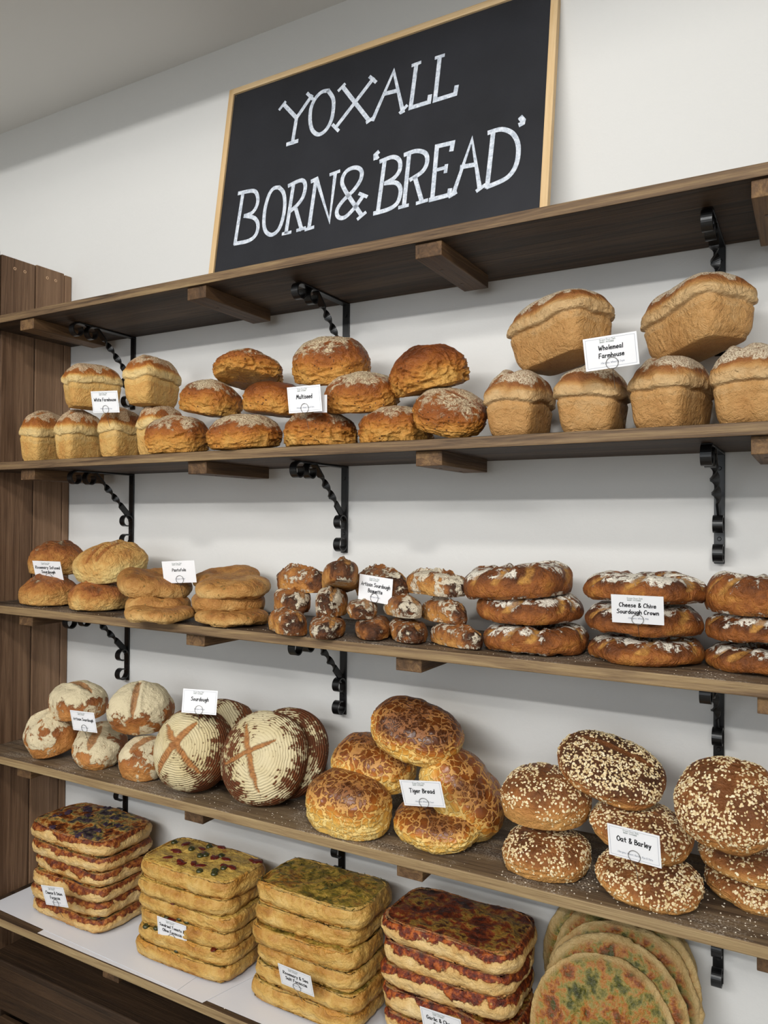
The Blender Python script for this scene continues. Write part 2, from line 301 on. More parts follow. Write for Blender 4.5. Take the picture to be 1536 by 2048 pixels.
def ss(a, b, x):
    t = np.clip((x-a)/(b-a), 0, 1); return t*t*(3-2*t)
_cs = {}
def cube_grid(n):
    if n in _cs: return _cs[n]
    t = np.tan(np.linspace(-1, 1, n+1)*np.pi/4)
    V = []; Fc = []; off = 0
    for ax in range(3):
        for s in (-1, 1):
            A, B = np.meshgrid(t, t, indexing='ij'); P = np.zeros((n+1, n+1, 3))
            P[..., ax] = s; P[..., (ax+1) % 3] = A; P[..., (ax+2) % 3] = B
            V.append(P.reshape(-1, 3)); I = np.arange((n+1)*(n+1)).reshape(n+1, n+1)+off
            q = np.stack([I[:-1,:-1], I[1:,:-1], I[1:,1:], I[:-1,1:]], -1).reshape(-1, 4)
            Fc.append(q if s > 0 else q[:, ::-1]); off += (n+1)**2
    V = np.concatenate(V); Fc = np.concatenate(Fc)
    _, idx, inv = np.unique(np.round(V, 5), axis=0, return_index=True, return_inverse=True)
    V = V[idx]; Fc = np.asarray(inv).reshape(-1)[Fc]
    d = V/np.linalg.norm(V, axis=1, keepdims=True)
    _cs[n] = (d, Fc); return _cs[n]
def vnormals(V, F):
    n = np.cross(V[F[:,2]]-V[F[:,0]], V[F[:,3]]-V[F[:,1]]); N = np.zeros_like(V)
    for k in range(4): np.add.at(N, F[:,k], n)
    return N/(np.linalg.norm(N, axis=1, keepdims=True)+1e-12)
def seg_dist(x, y, s):
    ax, ay, bx, by = s[:4]; dx, dy = bx-ax, by-ay; L = dx*dx+dy*dy
    t = ((x-ax)*dx+(y-ay)*dy)/L; tc = np.clip(t, 0, 1)
    side = ((x-ax)*dy-(y-ay)*dx)/np.sqrt(L)
    return np.hypot(x-ax-tc*dx, y-ay-tc*dy), side, t
def loaf(seed, dims, p=2.2, bot=.55, n=56, lump=.03, wrinkle=.0, fine=.004, slashes=(), bake=(.25, .85), flour=.6,
         flour_noise=3., dimple=0, taper=0, ridge_top=0, rag=.025, bend=0, tip=0, flour_all=0., flour_low=0.):
    """dome shaped loaf: dims = full x, y, z size; slashes = (x0,y0,x1,y1,width,depth,lip) in half-size units"""
    d, F = cube_grid(n); rx, ry, H = dims[0]/2, dims[1]/2, dims[2]
    r = (np.abs(d)**p).sum(1)**(-1/p); P = d*r[:, None]
    z = P[:,2].copy(); lo = z < 0
    z[lo] = -np.tanh(-z[lo]/bot*1.15)*bot
    P[:,2] = z
    if taper: 
        k = 1-taper*np.abs(P[:,1])**2.2; P[:,0] *= k; P[:,2] = (P[:,2]+bot)*(1-.6*taper*np.abs(P[:,1])**2.2)-bot
    if bend: P[:,0] += bend*(P[:,1]**2)
    if dimple: 
        rr = np.hypot(P[:,0], P[:,1]); P[:,2] -= dimple*np.exp(-(rr/.5)**2)*(P[:,2] > 0)*P[:,2].clip(0)
    X = P[:,0].copy(); Y = P[:,1].copy(); top = ss(-.1, .5, P[:,2])
    hn = (P[:,2]+bot)/(1+bot)
    V = np.stack([P[:,0]*rx, P[:,1]*ry, hn*H], 1)
    R = (rx+ry)/2; N = vnormals(V, F); q = V/R
    disp = lump*R*fbm(q*1.6+seed*3.7, 2, seed)+.35*lump*R*fbm(q*4.5+seed, 2, seed+5)
    if wrinkle:
        band = ss(.02, .18, hn)*(1-ss(.45, .75, hn)); w = ridge(q*np.array([3.2, 3.2, 8])+1.5*fbm(q*2, 2, seed+9)[:,None], 3, seed+3)
        disp += wrinkle*R*(w-.2)*(.25+band)
    disp += fine*R*fbm(q*22, 3, seed+8)
    crack = np.zeros(len(V))
    for s in slashes:
        w, dep, lip = s[4:7]; wob = .03*fbm(q*5+9, 2, seed+2)
        dd, side, t = seg_dist(X+wob, Y+wob, s); tp = np.clip(1-np.abs(2*t-1)**4, 0, 1)
        g = np.exp(-(dd/(w*(.35+.65*tp)+1e-6))**2)*top
        disp += R*(-dep*g+lip*top*tp*np.exp(-((side-1.5*w)/(.6*w))**2)*np.exp(-np.clip(np.abs(t-.5)-.5, 0, 9)*20))
        crack = np.maximum(crack, ss(.35, .6, g+.07*fbm(q*14, 2, seed+4)))
    if ridge_top:
        g = np.exp(-((X+.18*fbm(q*3, 2, seed+6))/.16)**2)*top*(1-np.abs(Y)**4).clip(0)
        disp += R*ridge_top*g*(.6+.9*ridge(q*6, 2, seed+7).clip(-.3))
        crack = np.maximum(crack, ss(.25, .6, np.exp(-((X-.3+.1*fbm(q*4, 2, seed))/.2)**2)*top*(1-np.abs(Y)**6).clip(0)))
    disp += crack*rag*R*ridge(q*8+fbm(q*5, 2, seed)[:,None], 3, seed+13)
    V = V+N*disp[:, None]
    V[:,2] -= V[:,2].min()
    low = V[:,2] < .012*H/.08; V[low, 2] *= .6
    bk = bake[0]+(bake[1]-bake[0])*ss(.15, .85, hn)+.16*fbm(q*2.2+4, 2, seed+11)+tip*ss(.55, .95, np.abs(Y)+.25*fbm(q*3, 2, seed+30))
    fl = flour*ss(.35, .95, hn+.22*fbm(q*flour_noise+2, 2, seed+12))+flour_low*(1-ss(.0, .25, hn))+flour_all*ss(-.5, .4, fbm(q*2.6+5, 2, seed+21))
    return V, F, np.stack([bk.clip(0, 1), fl.clip(0, 1), crack.clip(0, 1), hn.clip(0, 1)], 1)
def tin_loaf(seed, dims, n=60, slash=.25, shred=.9):
    """bread baked in a tin: straight tapered sides, torn line and domed overhanging top"""
    d, F = cube_grid(n); W, L, H = dims
    pe = 2.9+3.2*(1-ss(-.15, .45, d[:,2])); r = (np.abs(d)**pe[:, None]).sum(1)**(-1/pe); P = d*r[:, None]
    z = P[:,2]; ang = np.arctan2(P[:,1], P[:,0])
    ring = np.stack([np.cos(ang), np.sin(ang), 0*ang], 1)
    line = .0+.13*fbm(ring*1.5+seed, 2, seed)
    prof = np.interp(z, [-1, -.9, -.3, 0, .3, .6, 1], [.79, .83, .90, .965, 1.08, 1.06, 1.0])
    P[:,0] *= prof; P[:,1] *= 1+(prof-1)*.6
    hz = (z+1)/2; V = np.stack([P[:,0]*W/2, P[:,1]*L/2, hz*H], 1); N = vnormals(V, F); R = (W+L)/4; q = V/R
    dz = z-line; sidef = 1-ss(.75, .97, np.abs(N[:,2]))
    disp = .035*R*fbm(q*1.7+seed, 2, seed+1)*(.4+ss(-.1, .3, dz))
    disp += -.05*R*np.exp(-(dz/.05)**2)*sidef+.035*R*np.exp(-((dz-.12)/.08)**2)*sidef
    band = ss(.0, .06, dz)*(1-ss(.25, .5, dz))*sidef
    disp += shred*.035*R*ridge(q*np.array([4, 4, 11.])+fbm(q*3, 2, seed)[:,None], 3, seed+2)*band
    disp += .006*R*fbm(q*20, 3, seed+3)
    X = P[:,0]-slash-.12*P[:,1]**2; g = np.exp(-(X/.16)**2)*ss(.35, .8, z)*(1-ss(.55, .85, np.abs(P[:,1])))
    disp += R*(-.07*g+.05*np.exp(-((X+.28)/.14)**2)*ss(.4, .8, z)*(1-ss(.5, .9, np.abs(P[:,1]))))
    V = V+N*disp[:, None]; V[:,2] -= V[:,2].min(); low = V[:,2] < .008; V[low, 2] *= .4
    bk = .34+.1*fbm(q*2, 2, seed+4)+.55*ss(.22, .6, dz+.12*fbm(q*3, 2, seed+5))
    bk = bk-.3*band-.1*(dz > -.2)*(dz < .1)*sidef
    crack = ss(.4, .7, g)
    fl = ss(.35, .85, dz+.3*fbm(q*3, 2, seed+6))
    return V, F, np.stack([bk.clip(0, 1), fl.clip(0, 1), crack.clip(0, 1), band.clip(0, 1)], 1)
def ring_loaf(seed, dims, nu=150, nv=46):
    D, D2, H = dims; R = D/2; hole = .22*R; rm = (R-hole)/2; Rc = hole+rm
    u = np.arange(nu)/nu*2*np.pi; v = np.arange(nv)/nv*2*np.pi; U, W = np.meshgrid(u, v, indexing='ij'); U = U.ravel(); W = W.ravel()
    c = np.sign(np.cos(W))*np.abs(np.cos(W))**.85; s = np.sin(W); s = np.where(s < 0, -np.tanh(-s/.55*1.2)*.55, s)
    V = np.stack([(Rc+rm*c)*np.cos(U), (Rc+rm*c)*np.sin(U)*D2/D, (s+.55)/1.55*H], 1)
    I = np.arange(nu*nv).reshape(nu, nv); J = np.roll(I, -1, 0)
    F = np.stack([I, J, np.roll(J, -1, 1), np.roll(I, -1, 1)], -1).reshape(-1, 4)
    N = vnormals(V, F); q = V/R; hn = (s+.55)/1.55; top = ss(.3, .8, hn); outer = ss(-.6, .6, np.cos(W))
    disp = .06*R*fbm(q*2+seed, 2, seed)+.02*R*fbm(q*5, 2, seed+1)
    crack = np.zeros(len(V))
    for k in range(8):
        a0 = k*np.pi/4+.25*np.sin(seed+k*2.1); da = np.angle(np.exp(1j*(U-a0-.35*(W-np.pi/2)*.6+.08*fbm(q*6, 2, seed+k))))
        g = np.exp(-(da/.1)**2)*ss(.35, .6, hn)
        disp += R*(-.05*g+.03*np.exp(-((da-.18)/.08)**2)*ss(.3, .6, hn)); crack = np.maximum(crack, ss(.35, .65, g))
    disp += .006*R*fbm(q*24, 3, seed+8)
    V = V+N*disp[:, None]; V[:,2] -= V[:,2].min(); low = V[:,2] < .008; V[low, 2] *= .5
    bk = .56+.3*top+.2*fbm(q*3, 2, seed+3)
    fl = .8*ss(.55, 1.0, hn+.35*fbm(q*4+2, 2, seed+4))+.5*(1-ss(0, .12, hn))
    return V, F, np.stack([bk.clip(0, 1), fl.clip(0, 1), crack, hn], 1)
def slab(seed, dims, n=64, wav=1.0):
    """tray baked focaccia: rounded flat slab with dimpled top and pushed out sides"""
    d, F = cube_grid(n); W, L, H = dims; rr = min(W, L)*.5
    # rounded rectangle in plan
    m = np.maximum(np.abs(d[:,0]), np.abs(d[:,1])); P = d/np.abs(d).max(1, keepdims=True)
    pz = P[:,2]; x, y = P[:,0], P[:,1]
    rho = np.maximum(np.abs(x), np.abs(y))+1e-9; pn = (np.abs(x)**5+np.abs(y)**5)**(1/5)+1e-9
    k = rho/pn*1.0; x = x*(1+(k-1)*rho**4); y = y*(1+(k-1)*rho**4)
    edge = ss(.75, 1., rho)
    side = np.abs(pz) < .999
    bul = np.sqrt(np.clip(1-pz**2*.92, 0, 1))
    inset = (1-bul)*.32*H*(rho > .999)+0
    X = x*(W/2)-np.sign(x)*inset*np.abs(x); Y = y*(L/2)-np.sign(y)*inset*np.abs(y)
    Z = H*(.5+.5*pz)-.10*H*edge*(pz > .999)+.10*H*edge*(pz < -.999)
    V = np.stack([X, Y, Z], 1); N = vnormals(V, F); q = V/.1
    hn = Z/H; topm = ss(.6, .98, N[:,2]); sid = 1-np.abs(N[:,2])
    disp = wav*(.007*fbm(q*np.array([1.5, 1.5, .8])+seed*5.3, 2, seed)*sid+.0045*fbm(q*np.array([4.5, 4.5, 5])+seed, 3, seed+1))
    disp += wav*topm*(-.006*np.exp(-((ridge(q*1.7+seed, 1, seed+2)+1)/.6)**2)+.004*fbm(q*3.2, 2, seed+3))
    disp += .0007*fbm(q*20, 2, seed+4)
    V = V+N*disp[:, None]
    V[:,2] += wav*.007*fbm(np.stack([q[:,0]*.9, q[:,1]*.9, 0*q[:,0]+seed*2.], 1), 2, seed+6)*ss(.1, .9, hn)
    V[:,2] -= V[:,2].min()
    bk = .3+.35*np.exp(-((hn-.85)/.25)**2)*sid+.3*(1-ss(0, .35, hn))+.2*fbm(q*2, 2, seed+7)
    top = ss(.55, .95, hn+.25*fbm(q*2.4+3, 2, seed+9)*1.0)
    drip = top*(vnoise(q*np.array([3.4, 3.4, 1.2])+seed, seed+10) > -.25)
    return V, F, np.stack([bk.clip(0, 1), topm, drip.clip(0, 1), hn], 1)
# ------------------------------------------------------------ measured tables (world metres, degrees)
CHALK = [[(-0.275, 0.508), (-0.259, 0.524)], [(-0.264, 0.52), (-0.217, 0.468), (-0.222, 0.399)], [(-0.176, 0.517), (-0.217, 0.468)], [(-0.19, 0.528), (-0.172, 0.508)], [(-0.238, 0.401), (-0.207, 0.402)], [(-0.126, 0.517), (-0.109, 0.491), (-0.105, 0.464), (-0.108, 0.432), (-0.122, 0.409), (-0.143, 0.403), (-0.163, 0.42), (-0.173, 0.449), (-0.174, 0.483), (-0.163, 0.507), (-0.145, 0.519), (-0.126, 0.517)], [(-0.084, 0.516), (0.002, 0.402)], [(-0.094, 0.508), (-0.078, 0.52)], [(0.004, 0.51), (-0.093, 0.408)], [(-0.006, 0.518), (0.012, 0.499)], [(-0.102, 0.418), (-0.084, 0.398)], [(-0.003, 0.398), (0.016, 0.406)], [(0.013, 0.4), (0.06, 0.512), (0.094, 0.398)], [(0.038, 0.46), (0.076, 0.458)], [(0.087, 0.398), (0.103, 0.411)], [(0.11, 0.512), (0.13, 0.513)], [(0.12, 0.512), (0.114, 0.403), (0.161, 0.404), (0.162, 0.419)], [(0.17, 0.512), (0.19, 0.512)], [(0.18, 0.512), (0.176, 0.404), (0.226, 0.405), (0.228, 0.423)], [(-0.382, 0.299), (-0.333, 0.295), (-0.317, 0.275), (-0.316, 0.253), (-0.328, 0.235), (-0.353, 0.23)], [(-0.368, 0.296), (-0.376, 0.158)], [(-0.353, 0.23), (-0.321, 0.218), (-0.306, 0.197), (-0.309, 0.171), (-0.331, 0.158), (-0.376, 0.158)], [(-0.25, 0.286), (-0.234, 0.268), (-0.226, 0.237), (-0.227, 0.201), (-0.237, 0.171), (-0.257, 0.16), (-0.277, 0.172), (-0.287, 0.197), (-0.288, 0.237), (-0.28, 0.272), (-0.267, 0.287), (-0.25, 0.286)], [(-0.205, 0.284), (-0.213, 0.157)], [(-0.219, 0.284), (-0.182, 0.29), (-0.168, 0.274), (-0.171, 0.245), (-0.186, 0.226), (-0.205, 0.214)], [(-0.193, 0.223), (-0.166, 0.157)], [(-0.223, 0.156), (-0.199, 0.156)], [(-0.179, 0.157), (-0.156, 0.159)], [(-0.137, 0.283), (-0.144, 0.155)], [(-0.149, 0.28), (-0.135, 0.283), (-0.085, 0.163), (-0.081, 0.286)], [(-0.095, 0.285), (-0.07, 0.288)], [(-0.154, 0.154), (-0.131, 0.156)], [(0.006, 0.158), (-0.048, 0.234), (-0.059, 0.262), (-0.049, 0.283), (-0.025, 0.287), (-0.007, 0.275), (-0.006, 0.253), (-0.023, 0.229), (-0.052, 0.207), (-0.066, 0.186), (-0.06, 0.168), (-0.041, 0.164), (-0.015, 0.184), (0.006, 0.21)], [(-0.006, 0.216), (0.015, 0.204)], [(-0.004, 0.152), (0.015, 0.164)], [(0.036, 0.311), (0.029, 0.306), (0.03, 0.296)], [(0.032, 0.303), (0.036, 0.296)], [(0.045, 0.286), (0.077, 0.289), (0.096, 0.275), (0.098, 0.251), (0.085, 0.235), (0.063, 0.227)], [(0.056, 0.288), (0.049, 0.16)], [(0.063, 0.227), (0.092, 0.221), (0.105, 0.201), (0.1, 0.172), (0.079, 0.16), (0.04, 0.157)], [(0.109, 0.287), (0.138, 0.289), (0.162, 0.277), (0.168, 0.255), (0.158, 0.234), (0.129, 0.221)], [(0.12, 0.287), (0.117, 0.159)], [(0.14, 0.223), (0.162, 0.161)], [(0.105, 0.158), (0.127, 0.159)], [(0.15, 0.159), (0.175, 0.161)], [(0.188, 0.161), (0.19, 0.287), (0.229, 0.286), (0.227, 0.269)], [(0.189, 0.229), (0.216, 0.23)], [(0.217, 0.235), (0.216, 0.219)], [(0.183, 0.16), (0.229, 0.162), (0.23, 0.174)], [(0.239, 0.162), (0.275, 0.282), (0.301, 0.161)], [(0.254, 0.222), (0.286, 0.22)], [(0.23, 0.158), (0.245, 0.164)], [(0.295, 0.157), (0.312, 0.166)], [(0.314, 0.288), (0.343, 0.288), (0.369, 0.271), (0.383, 0.239), (0.381, 0.198), (0.362, 0.172), (0.319, 0.161)], [(0.324, 0.288), (0.318, 0.161)], [(0.385, 0.304), (0.391, 0.296), (0.39, 0.29), (0.384, 0.288)], [(0.384, 0.302), (0.39, 0.293)]]
# ------------------------------------------------------------ every loaf: name, shape, crust, seed, size, rotation, shape options, label
IT = {
 'wf1': ('farmhouse_loaf', 'tin', 'white', 11, (0.125, 0.19, 0.13), (0, 0, 4), {}, 'pale tin loaf on the shelf at the far left against the wooden end panel'),
 'wf2': ('farmhouse_loaf', 'tin', 'white', 12, (0.125, 0.19, 0.13), (0, 0, -3), {}, 'pale white tin loaf in the bottom row, second from the wooden end panel'),
 'wf3': ('farmhouse_loaf', 'tin', 'white', 13, (0.125, 0.19, 0.13), (0, 0, 3), {}, 'pale white tin loaf directly below the right corner of the White Farmhouse card'),
 'wf4': ('farmhouse_loaf', 'tin', 'white', 14, (0.125, 0.19, 0.13), (0, 0, -6), {}, 'white tin loaf half hidden behind the leftmost brown seeded loaf'),
 'wf5': ('farmhouse_loaf', 'tin', 'white', 15, (0.125, 0.19, 0.13), (0, 0, -22), {'slash': 0.1}, 'white tin loaf on the upper row above the White Farmhouse card'),
 'wf6': ('farmhouse_loaf', 'tin', 'white', 16, (0.125, 0.19, 0.13), (0, 0, 8), {'slash': 0.3}, 'tall white tin loaf on the upper row beside the black twisted bracket'),
 'ms1': ('multiseed_loaf', 'loaf', 'multiseed', 21, (0.155, 0.155, 0.095), (8, 0, 20), {'p': 2.35, 'bot': 0.6, 'wrinkle': 0.05, 'lump': 0.07, 'bake': (0.2, 0.85), 'flour': 0.72, 'slashes': [(-0.45, 0.1, 0.45, -0.1, 0.09, 0.05, 0.03)]}, 'brown seeded round at the left end of the bottom row, before the white loaves'),
 'ms2': ('multiseed_loaf', 'loaf', 'multiseed', 22, (0.155, 0.155, 0.095), (6, 0, 0), {'p': 2.35, 'bot': 0.6, 'wrinkle': 0.05, 'lump': 0.07, 'bake': (0.2, 0.85), 'flour': 0.72, 'slashes': [(-0.45, 0.1, 0.45, -0.1, 0.09, 0.05, 0.03)]}, 'floury seeded round loaf overhanging the shelf edge, second in the bottom row'),
 'ms3': ('multiseed_loaf', 'loaf', 'multiseed', 23, (0.155, 0.155, 0.095), (0, 0, 40), {'p': 2.35, 'bot': 0.6, 'wrinkle': 0.07, 'lump': 0.07, 'bake': (0.2, 0.85), 'flour': 0.72, 'slashes': [(-0.45, 0.1, 0.45, -0.1, 0.09, 0.05, 0.03)]}, 'seeded round loaf on the shelf directly under the Multiseed card'),
 'ms4': ('multiseed_loaf', 'loaf', 'multiseed', 24, (0.155, 0.155, 0.095), (0, 0, 70), {'p': 2.35, 'bot': 0.6, 'wrinkle': 0.05, 'lump': 0.07, 'bake': (0.2, 0.85), 'flour': 0.72, 'slashes': [(-0.45, 0.1, 0.45, -0.1, 0.09, 0.05, 0.03)]}, 'seeded round loaf on the bottom row to the right of the Multiseed card'),
 'ms5': ('multiseed_loaf', 'loaf', 'multiseed', 25, (0.155, 0.155, 0.095), (25, 16, 10), {'p': 2.35, 'bot': 0.6, 'wrinkle': 0.05, 'lump': 0.07, 'bake': (0.2, 0.85), 'flour': 0.72, 'slashes': [(-0.45, 0.1, 0.45, -0.1, 0.09, 0.05, 0.03)]}, 'seeded round leaning at the right end of the heap beside the wholemeal loaves'),
 'ms6': ('multiseed_loaf', 'loaf', 'multiseed', 26, (0.155, 0.155, 0.095), (10, 0, 90), {'p': 2.35, 'bot': 0.6, 'wrinkle': 0.05, 'lump': 0.07, 'bake': (0.2, 0.85), 'flour': 0.72, 'slashes': [(-0.45, 0.1, 0.45, -0.1, 0.09, 0.05, 0.03)]}, 'dark brown seeded round loaf resting on the leftmost two of the bottom row'),
 'ms7': ('multiseed_loaf', 'loaf', 'multiseed', 27, (0.155, 0.155, 0.095), (0, 8, 0), {'p': 2.35, 'bot': 0.6, 'wrinkle': 0.05, 'lump': 0.07, 'bake': (0.2, 0.85), 'flour': 0.1}, 'brown seeded round loaf half hidden behind the left side of the Multiseed card'),
 'ms8': ('multiseed_loaf', 'loaf', 'multiseed', 28, (0.155, 0.155, 0.095), (12, 0, 10), {'p': 2.35, 'bot': 0.6, 'wrinkle': 0.05, 'lump': 0.07, 'bake': (0.2, 0.85), 'flour': 0.72, 'slashes': [(-0.45, 0.1, 0.45, -0.1, 0.09, 0.05, 0.03)]}, 'seeded round with a floury slashed top, on the second row right of the Multiseed card'),
 'ms9': ('multiseed_loaf', 'loaf', 'multiseed', 29, (0.155, 0.155, 0.095), (-8, 10, 60), {'p': 2.35, 'bot': 0.6, 'wrinkle': 0.09, 'lump': 0.07, 'bake': (0.2, 0.85), 'flour': 0.72, 'slashes': [(-0.45, 0.1, 0.45, -0.1, 0.09, 0.05, 0.03)]}, 'seeded round loaf at the top left of the heap'),
 'ms10': ('multiseed_loaf', 'loaf', 'multiseed', 30, (0.155, 0.155, 0.095), (14, 0, 20), {'p': 2.35, 'bot': 0.6, 'wrinkle': 0.05, 'lump': 0.07, 'bake': (0.2, 0.85), 'flour': 0.72, 'slashes': [(-0.45, 0.1, 0.45, -0.1, 0.09, 0.05, 0.03)]}, 'seeded round loaf topping the heap above the Multiseed card'),
 'ms11': ('multiseed_loaf', 'loaf', 'multiseed', 31, (0.155, 0.155, 0.095), (0, -14, 50), {'p': 2.35, 'bot': 0.6, 'wrinkle': 0.1, 'lump': 0.07, 'bake': (0.2, 0.85), 'flour': 0.2, 'slashes': [(-0.45, 0.1, 0.45, -0.1, 0.09, 0.05, 0.03)]}, 'golden creased seeded round loaf at the top right of the heap'),
 'wm1': ('wholemeal_loaf', 'tin', 'wholemeal', 41, (0.135, 0.2, 0.135), (0, 0, 0), {'slash': -0.1}, 'wholemeal tin loaf on the shelf at the left end of its row, floury top'),
 'wm2': ('wholemeal_loaf', 'tin', 'wholemeal', 42, (0.135, 0.2, 0.135), (0, 0, 3), {'slash': 0.2}, 'wholemeal tin loaf on the shelf with the Wholemeal Farmhouse card stuck in its top'),
 'wm3': ('wholemeal_loaf', 'tin', 'wholemeal', 43, (0.135, 0.2, 0.135), (0, 0, -16), {'slash': -0.2}, 'wholemeal tin loaf on the shelf third from the left, below the big upper right loaf'),
 'wm4': ('wholemeal_loaf', 'tin', 'wholemeal', 44, (0.135, 0.2, 0.135), (0, 0, -5), {'slash': -0.2}, 'wholemeal tin loaf on the shelf cut by the right edge of the photo'),
 'wm5': ('wholemeal_loaf', 'tin', 'wholemeal', 45, (0.135, 0.2, 0.135), (-8, 0, 62), {}, 'big wholemeal tin loaf lying crosswise on top, left of the Wholemeal Farmhouse card'),
 'wm6': ('wholemeal_loaf', 'tin', 'wholemeal', 46, (0.135, 0.2, 0.135), (-8, 0, 48), {}, 'big wholemeal tin loaf lying on top, right of the Wholemeal Farmhouse card'),
 'rs1': ('rosemary_sourdough', 'loaf', 'rosemary', 51, (0.18, 0.16, 0.1), (0, 0, 20), {'p': 2.2, 'bot': 0.5, 'lump': 0.07, 'bake': (0.4, 0.85), 'flour': 0.35, 'wrinkle': 0.02, 'slashes': [(0.1, -0.9, 0.2, 0.9, 0.1, 0.05, 0.08)]}, 'brown rosemary sourdough behind and above the Rosemary Infused card'),
 'rs2': ('rosemary_sourdough', 'loaf', 'rosemary', 52, (0.18, 0.16, 0.1), (0, 0, 0), {'p': 2.2, 'bot': 0.5, 'lump': 0.07, 'bake': (0.4, 0.8), 'flour': 0.35, 'wrinkle': 0.02, 'slashes': [(-0.3, -0.8, -0.2, 0.8, 0.1, 0.05, 0.08)]}, 'rosemary sourdough on the shelf under the Rosemary Infused card'),
 'rs3': ('rosemary_sourdough', 'loaf', 'rosemary', 53, (0.2, 0.17, 0.11), (16, 0, 0), {'p': 2.2, 'bot': 0.5, 'lump': 0.07, 'bake': (0.05, 0.45), 'flour': 0.35, 'wrinkle': 0.02, 'slashes': [(-0.05, -0.85, -0.1, 0.6, 0.13, 0.09, 0.07), (0.3, -0.8, 0.35, 0.7, 0.12, 0.08, 0.1)]}, 'pale yellow crusted rosemary sourdough on top with a torn slash'),
 'rs4': ('rosemary_sourdough', 'loaf', 'rosemary', 54, (0.18, 0.16, 0.09), (0, 0, 30), {'p': 2.2, 'bot': 0.5, 'lump': 0.07, 'bake': (0.3, 0.85), 'flour': 0.35, 'wrinkle': 0.02, 'slashes': [(-0.5, -0.4, 0.5, 0.6, 0.1, 0.07, 0.12)]}, 'rosemary sourdough on the shelf below the pale yellow one'),
 'pa3': ('pantofola_bread', 'loaf', 'pantofola', 61, (0.2, 0.18, 0.05), (0, 0, 0), {'p': 2.6, 'bot': 0.75, 'lump': 0.07, 'bake': (0.25, 0.6), 'flour': 0.15, 'dimple': 0.5, 'n': 50}, 'flat pantofola bread at the bottom of the left stack of three'),
 'pa2': ('pantofola_bread', 'loaf', 'pantofola', 62, (0.2, 0.18, 0.05), (0, 0, 30), {'p': 2.6, 'bot': 0.75, 'lump': 0.07, 'bake': (0.25, 0.6), 'flour': 0.15, 'dimple': 0.5, 'n': 50}, 'flat pantofola bread in the middle of the left stack of three'),
 'pa1': ('pantofola_bread', 'loaf', 'pantofola', 63, (0.2, 0.18, 0.05), (10, 4, 60), {'p': 2.6, 'bot': 0.75, 'lump': 0.07, 'bake': (0.3, 0.7), 'flour': 0.15, 'dimple': 0.5, 'n': 50}, 'domed pantofola bread with a hollow top, under the Pantofola card'),
 'pb3': ('pantofola_bread', 'loaf', 'pantofola', 64, (0.2, 0.18, 0.05), (0, 0, 0), {'p': 2.6, 'bot': 0.75, 'lump': 0.07, 'bake': (0.25, 0.6), 'flour': 0.15, 'dimple': 0.5, 'n': 50}, 'flat pantofola bread at the bottom of the right stack'),
 'pb2': ('pantofola_bread', 'loaf', 'pantofola', 65, (0.2, 0.18, 0.05), (0, 0, 50), {'p': 2.6, 'bot': 0.75, 'lump': 0.07, 'bake': (0.4, 0.7), 'flour': 0.15, 'dimple': 0.5, 'n': 50}, 'flat pantofola bread second from the bottom of the right stack'),
 'pb1': ('pantofola_bread', 'loaf', 'pantofola', 66, (0.2, 0.18, 0.05), (6, 0, 20), {'p': 2.6, 'bot': 0.75, 'lump': 0.07, 'bake': (0.25, 0.6), 'flour': 0.15, 'dimple': 0.2, 'n': 50}, 'smooth flat pantofola bread on the front top of the right stack'),
 'pb0': ('pantofola_bread', 'loaf', 'pantofola', 67, (0.2, 0.18, 0.05), (12, 0, 10), {'p': 2.6, 'bot': 0.75, 'lump': 0.07, 'bake': (0.3, 0.65), 'flour': 0.15, 'dimple': 0.5, 'n': 50}, 'herb dusted pantofola bread peeking over the top of the right stack'),
 'bg1': ('sourdough_baguette', 'loaf', 'baguette', 71, (0.085, 0.2, 0.07), (0, 0, 48), {'p': 2.9, 'bot': 0.75, 'taper': 0.3, 'lump': 0.08, 'bake': (0.3, 0.7), 'tip': 0.5, 'flour': 0.25, 'flour_noise': 5.0, 'flour_low': 0.2, 'flour_all': 0.42, 'ridge_top': 0.12, 'rag': 0.05, 'n': 50}, 'flour dusted baguette at the bottom left corner of the baguette stack'),
 'bg2': ('sourdough_baguette', 'loaf', 'baguette', 72, (0.085, 0.2, 0.07), (0, 0, 32), {'p': 2.9, 'bot': 0.75, 'taper': 0.3, 'lump': 0.08, 'bake': (0.3, 0.7), 'tip': 0.5, 'flour': 0.25, 'flour_noise': 5.0, 'flour_low': 0.2, 'flour_all': 0.42, 'ridge_top': 0.12, 'rag': 0.05, 'n': 50}, 'golden baguette on the shelf, second from the left in the bottom row'),
 'bg3': ('sourdough_baguette', 'loaf', 'baguette', 73, (0.085, 0.2, 0.07), (0, 0, 30), {'p': 2.9, 'bot': 0.75, 'taper': 0.3, 'lump': 0.08, 'bake': (0.3, 0.7), 'tip': 0.5, 'flour': 0.25, 'flour_noise': 5.0, 'flour_low': 0.2, 'flour_all': 0.15, 'ridge_top': 0, 'rag': 0.05, 'n': 50}, 'smooth golden baguette on the shelf straight below the baguette card'),
 'bg4': ('sourdough_baguette', 'loaf', 'baguette', 74, (0.085, 0.2, 0.07), (0, 0, 36), {'p': 2.9, 'bot': 0.75, 'taper': 0.3, 'lump': 0.08, 'bake': (0.3, 0.7), 'tip': 0.5, 'flour': 0.25, 'flour_noise': 5.0, 'flour_low': 0.2, 'flour_all': 0.3, 'ridge_top': 0.05, 'rag': 0.05, 'n': 50}, 'baguette on the shelf, fourth from the left in the bottom row'),
